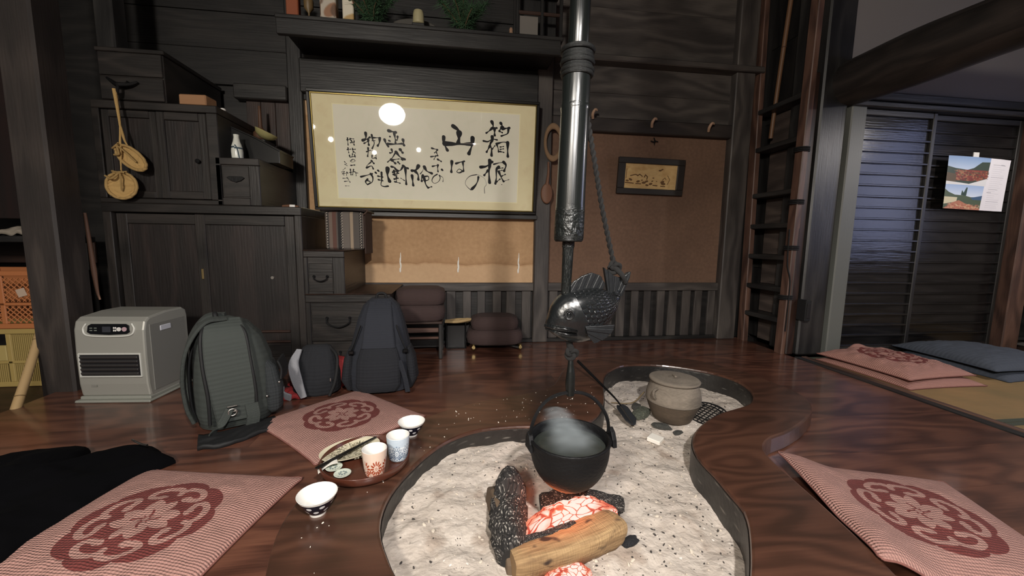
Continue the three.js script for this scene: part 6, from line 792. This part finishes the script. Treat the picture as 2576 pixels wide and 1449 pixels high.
// ------------------------------------------------------------------ lamps behind the camera: their light falls on the room, their images show in the glass
{
  const L = LAMP.globe, g = thing('paper_lantern', 'round white paper lantern hanging behind the camera', 'lamp', L.at.toArray()), gm = new THREE.MeshStandardMaterial({ color: 0xf4ead6, emissive: L.color, emissiveIntensity: 26, roughness: 0.9 });
  part('lamp_shade', new THREE.SphereGeometry(0.235, 36, 24).scale(1, 0.8, 1), gm, g); part('cord', tube([[0, 0.18, 0], [0, 0.5, 0], [0, 1.1, 0]], 0.006, 6, 6), M.black, g); part('cap', lathe([[0, 0.19], [0.05, 0.19], [0.05, 0.175], [0, 0.175]], 24), M.black, g);
  const l = new THREE.PointLight(L.color, L.power); l.position.copy(L.at); l.shadow.radius = 9; l.castShadow = true; l.name = 'lantern_light'; scene.add(l);
  const Q = LAMP.pendant, p = thing('pendant_lamp', 'pendant lamp with a wide dark shade hanging over the camera', 'lamp', Q.at.toArray()); part('lamp_shade', lathe([[0.03, 0.16], [0.035, 0.16], [0.06, 0.13], [0.21, 0.012], [0.21, 0.008], [0.055, 0.125], [0.03, 0.155]], 48), std(0x3a342c, 0.6, { side: THREE.DoubleSide }), p); part('bulb', new THREE.SphereGeometry(0.045, 24, 16), new THREE.MeshStandardMaterial({ color: 0xffffff, emissive: Q.color, emissiveIntensity: 60, roughness: 0.5 }), p, [0, 0.05, 0]); part('cord', tube([[0, 0.155, 0], [0, 0.8, 0], [0, 1.58, 0]], 0.005, 6, 6), M.black, p);
  const s = new THREE.PointLight(Q.color, Q.power); s.position.copy(Q.at); s.position.y += 0.05; s.shadow.radius = 2; s.castShadow = true; s.name = 'pendant_light'; scene.add(s);
  const S = LAMP.side, sp = p.clone(); sp.name = numbered('pendant_lamp'); sp.position.copy(S.at); sp.userData.label = 'pendant lamp with a dark shade over the straw mats, right of the picture'; scene.add(sp);
  const s2 = new THREE.PointLight(S.color, S.power); s2.position.copy(S.at); s2.position.y += 0.05; s2.shadow.radius = 2; s2.castShadow = true; s2.name = 'pendant_light'; scene.add(s2);
  const small = (x, y, z, label) => { const o = thing('small_bulb', label, 'lamp', [x, y, z], 0, 'small bare bulbs at the back of the room'); part('bulb', new THREE.SphereGeometry(0.04, 18, 12), new THREE.MeshStandardMaterial({ color: 0xffffff, emissive: 0xfff2de, emissiveIntensity: 55, roughness: 0.5 }), o); part('cord', tube([[0, 0.035, 0], [0, (3.3 - y) * 0.5, 0], [0, 3.3 - y, 0]], 0.004, 6, 6), M.black, o); const q = new THREE.PointLight(0xfff2de, 0.35); q.position.set(x, y, z); q.shadow.radius = 2; q.castShadow = true; q.name = 'bulb_light'; scene.add(q); };
  small(-2.36, 1.71, 1.6, 'bare bulb hanging far left behind the camera'); small(-1.72, 1.5, 2.3, 'low bare bulb hanging left behind the camera'); small(-0.82, 1.59, 2.3, 'bare bulb hanging at the middle behind the camera'); small(-2.85, 1.94, 2.2, 'high bare bulb hanging far left behind the camera');
}
renderer.render(scene, camera);
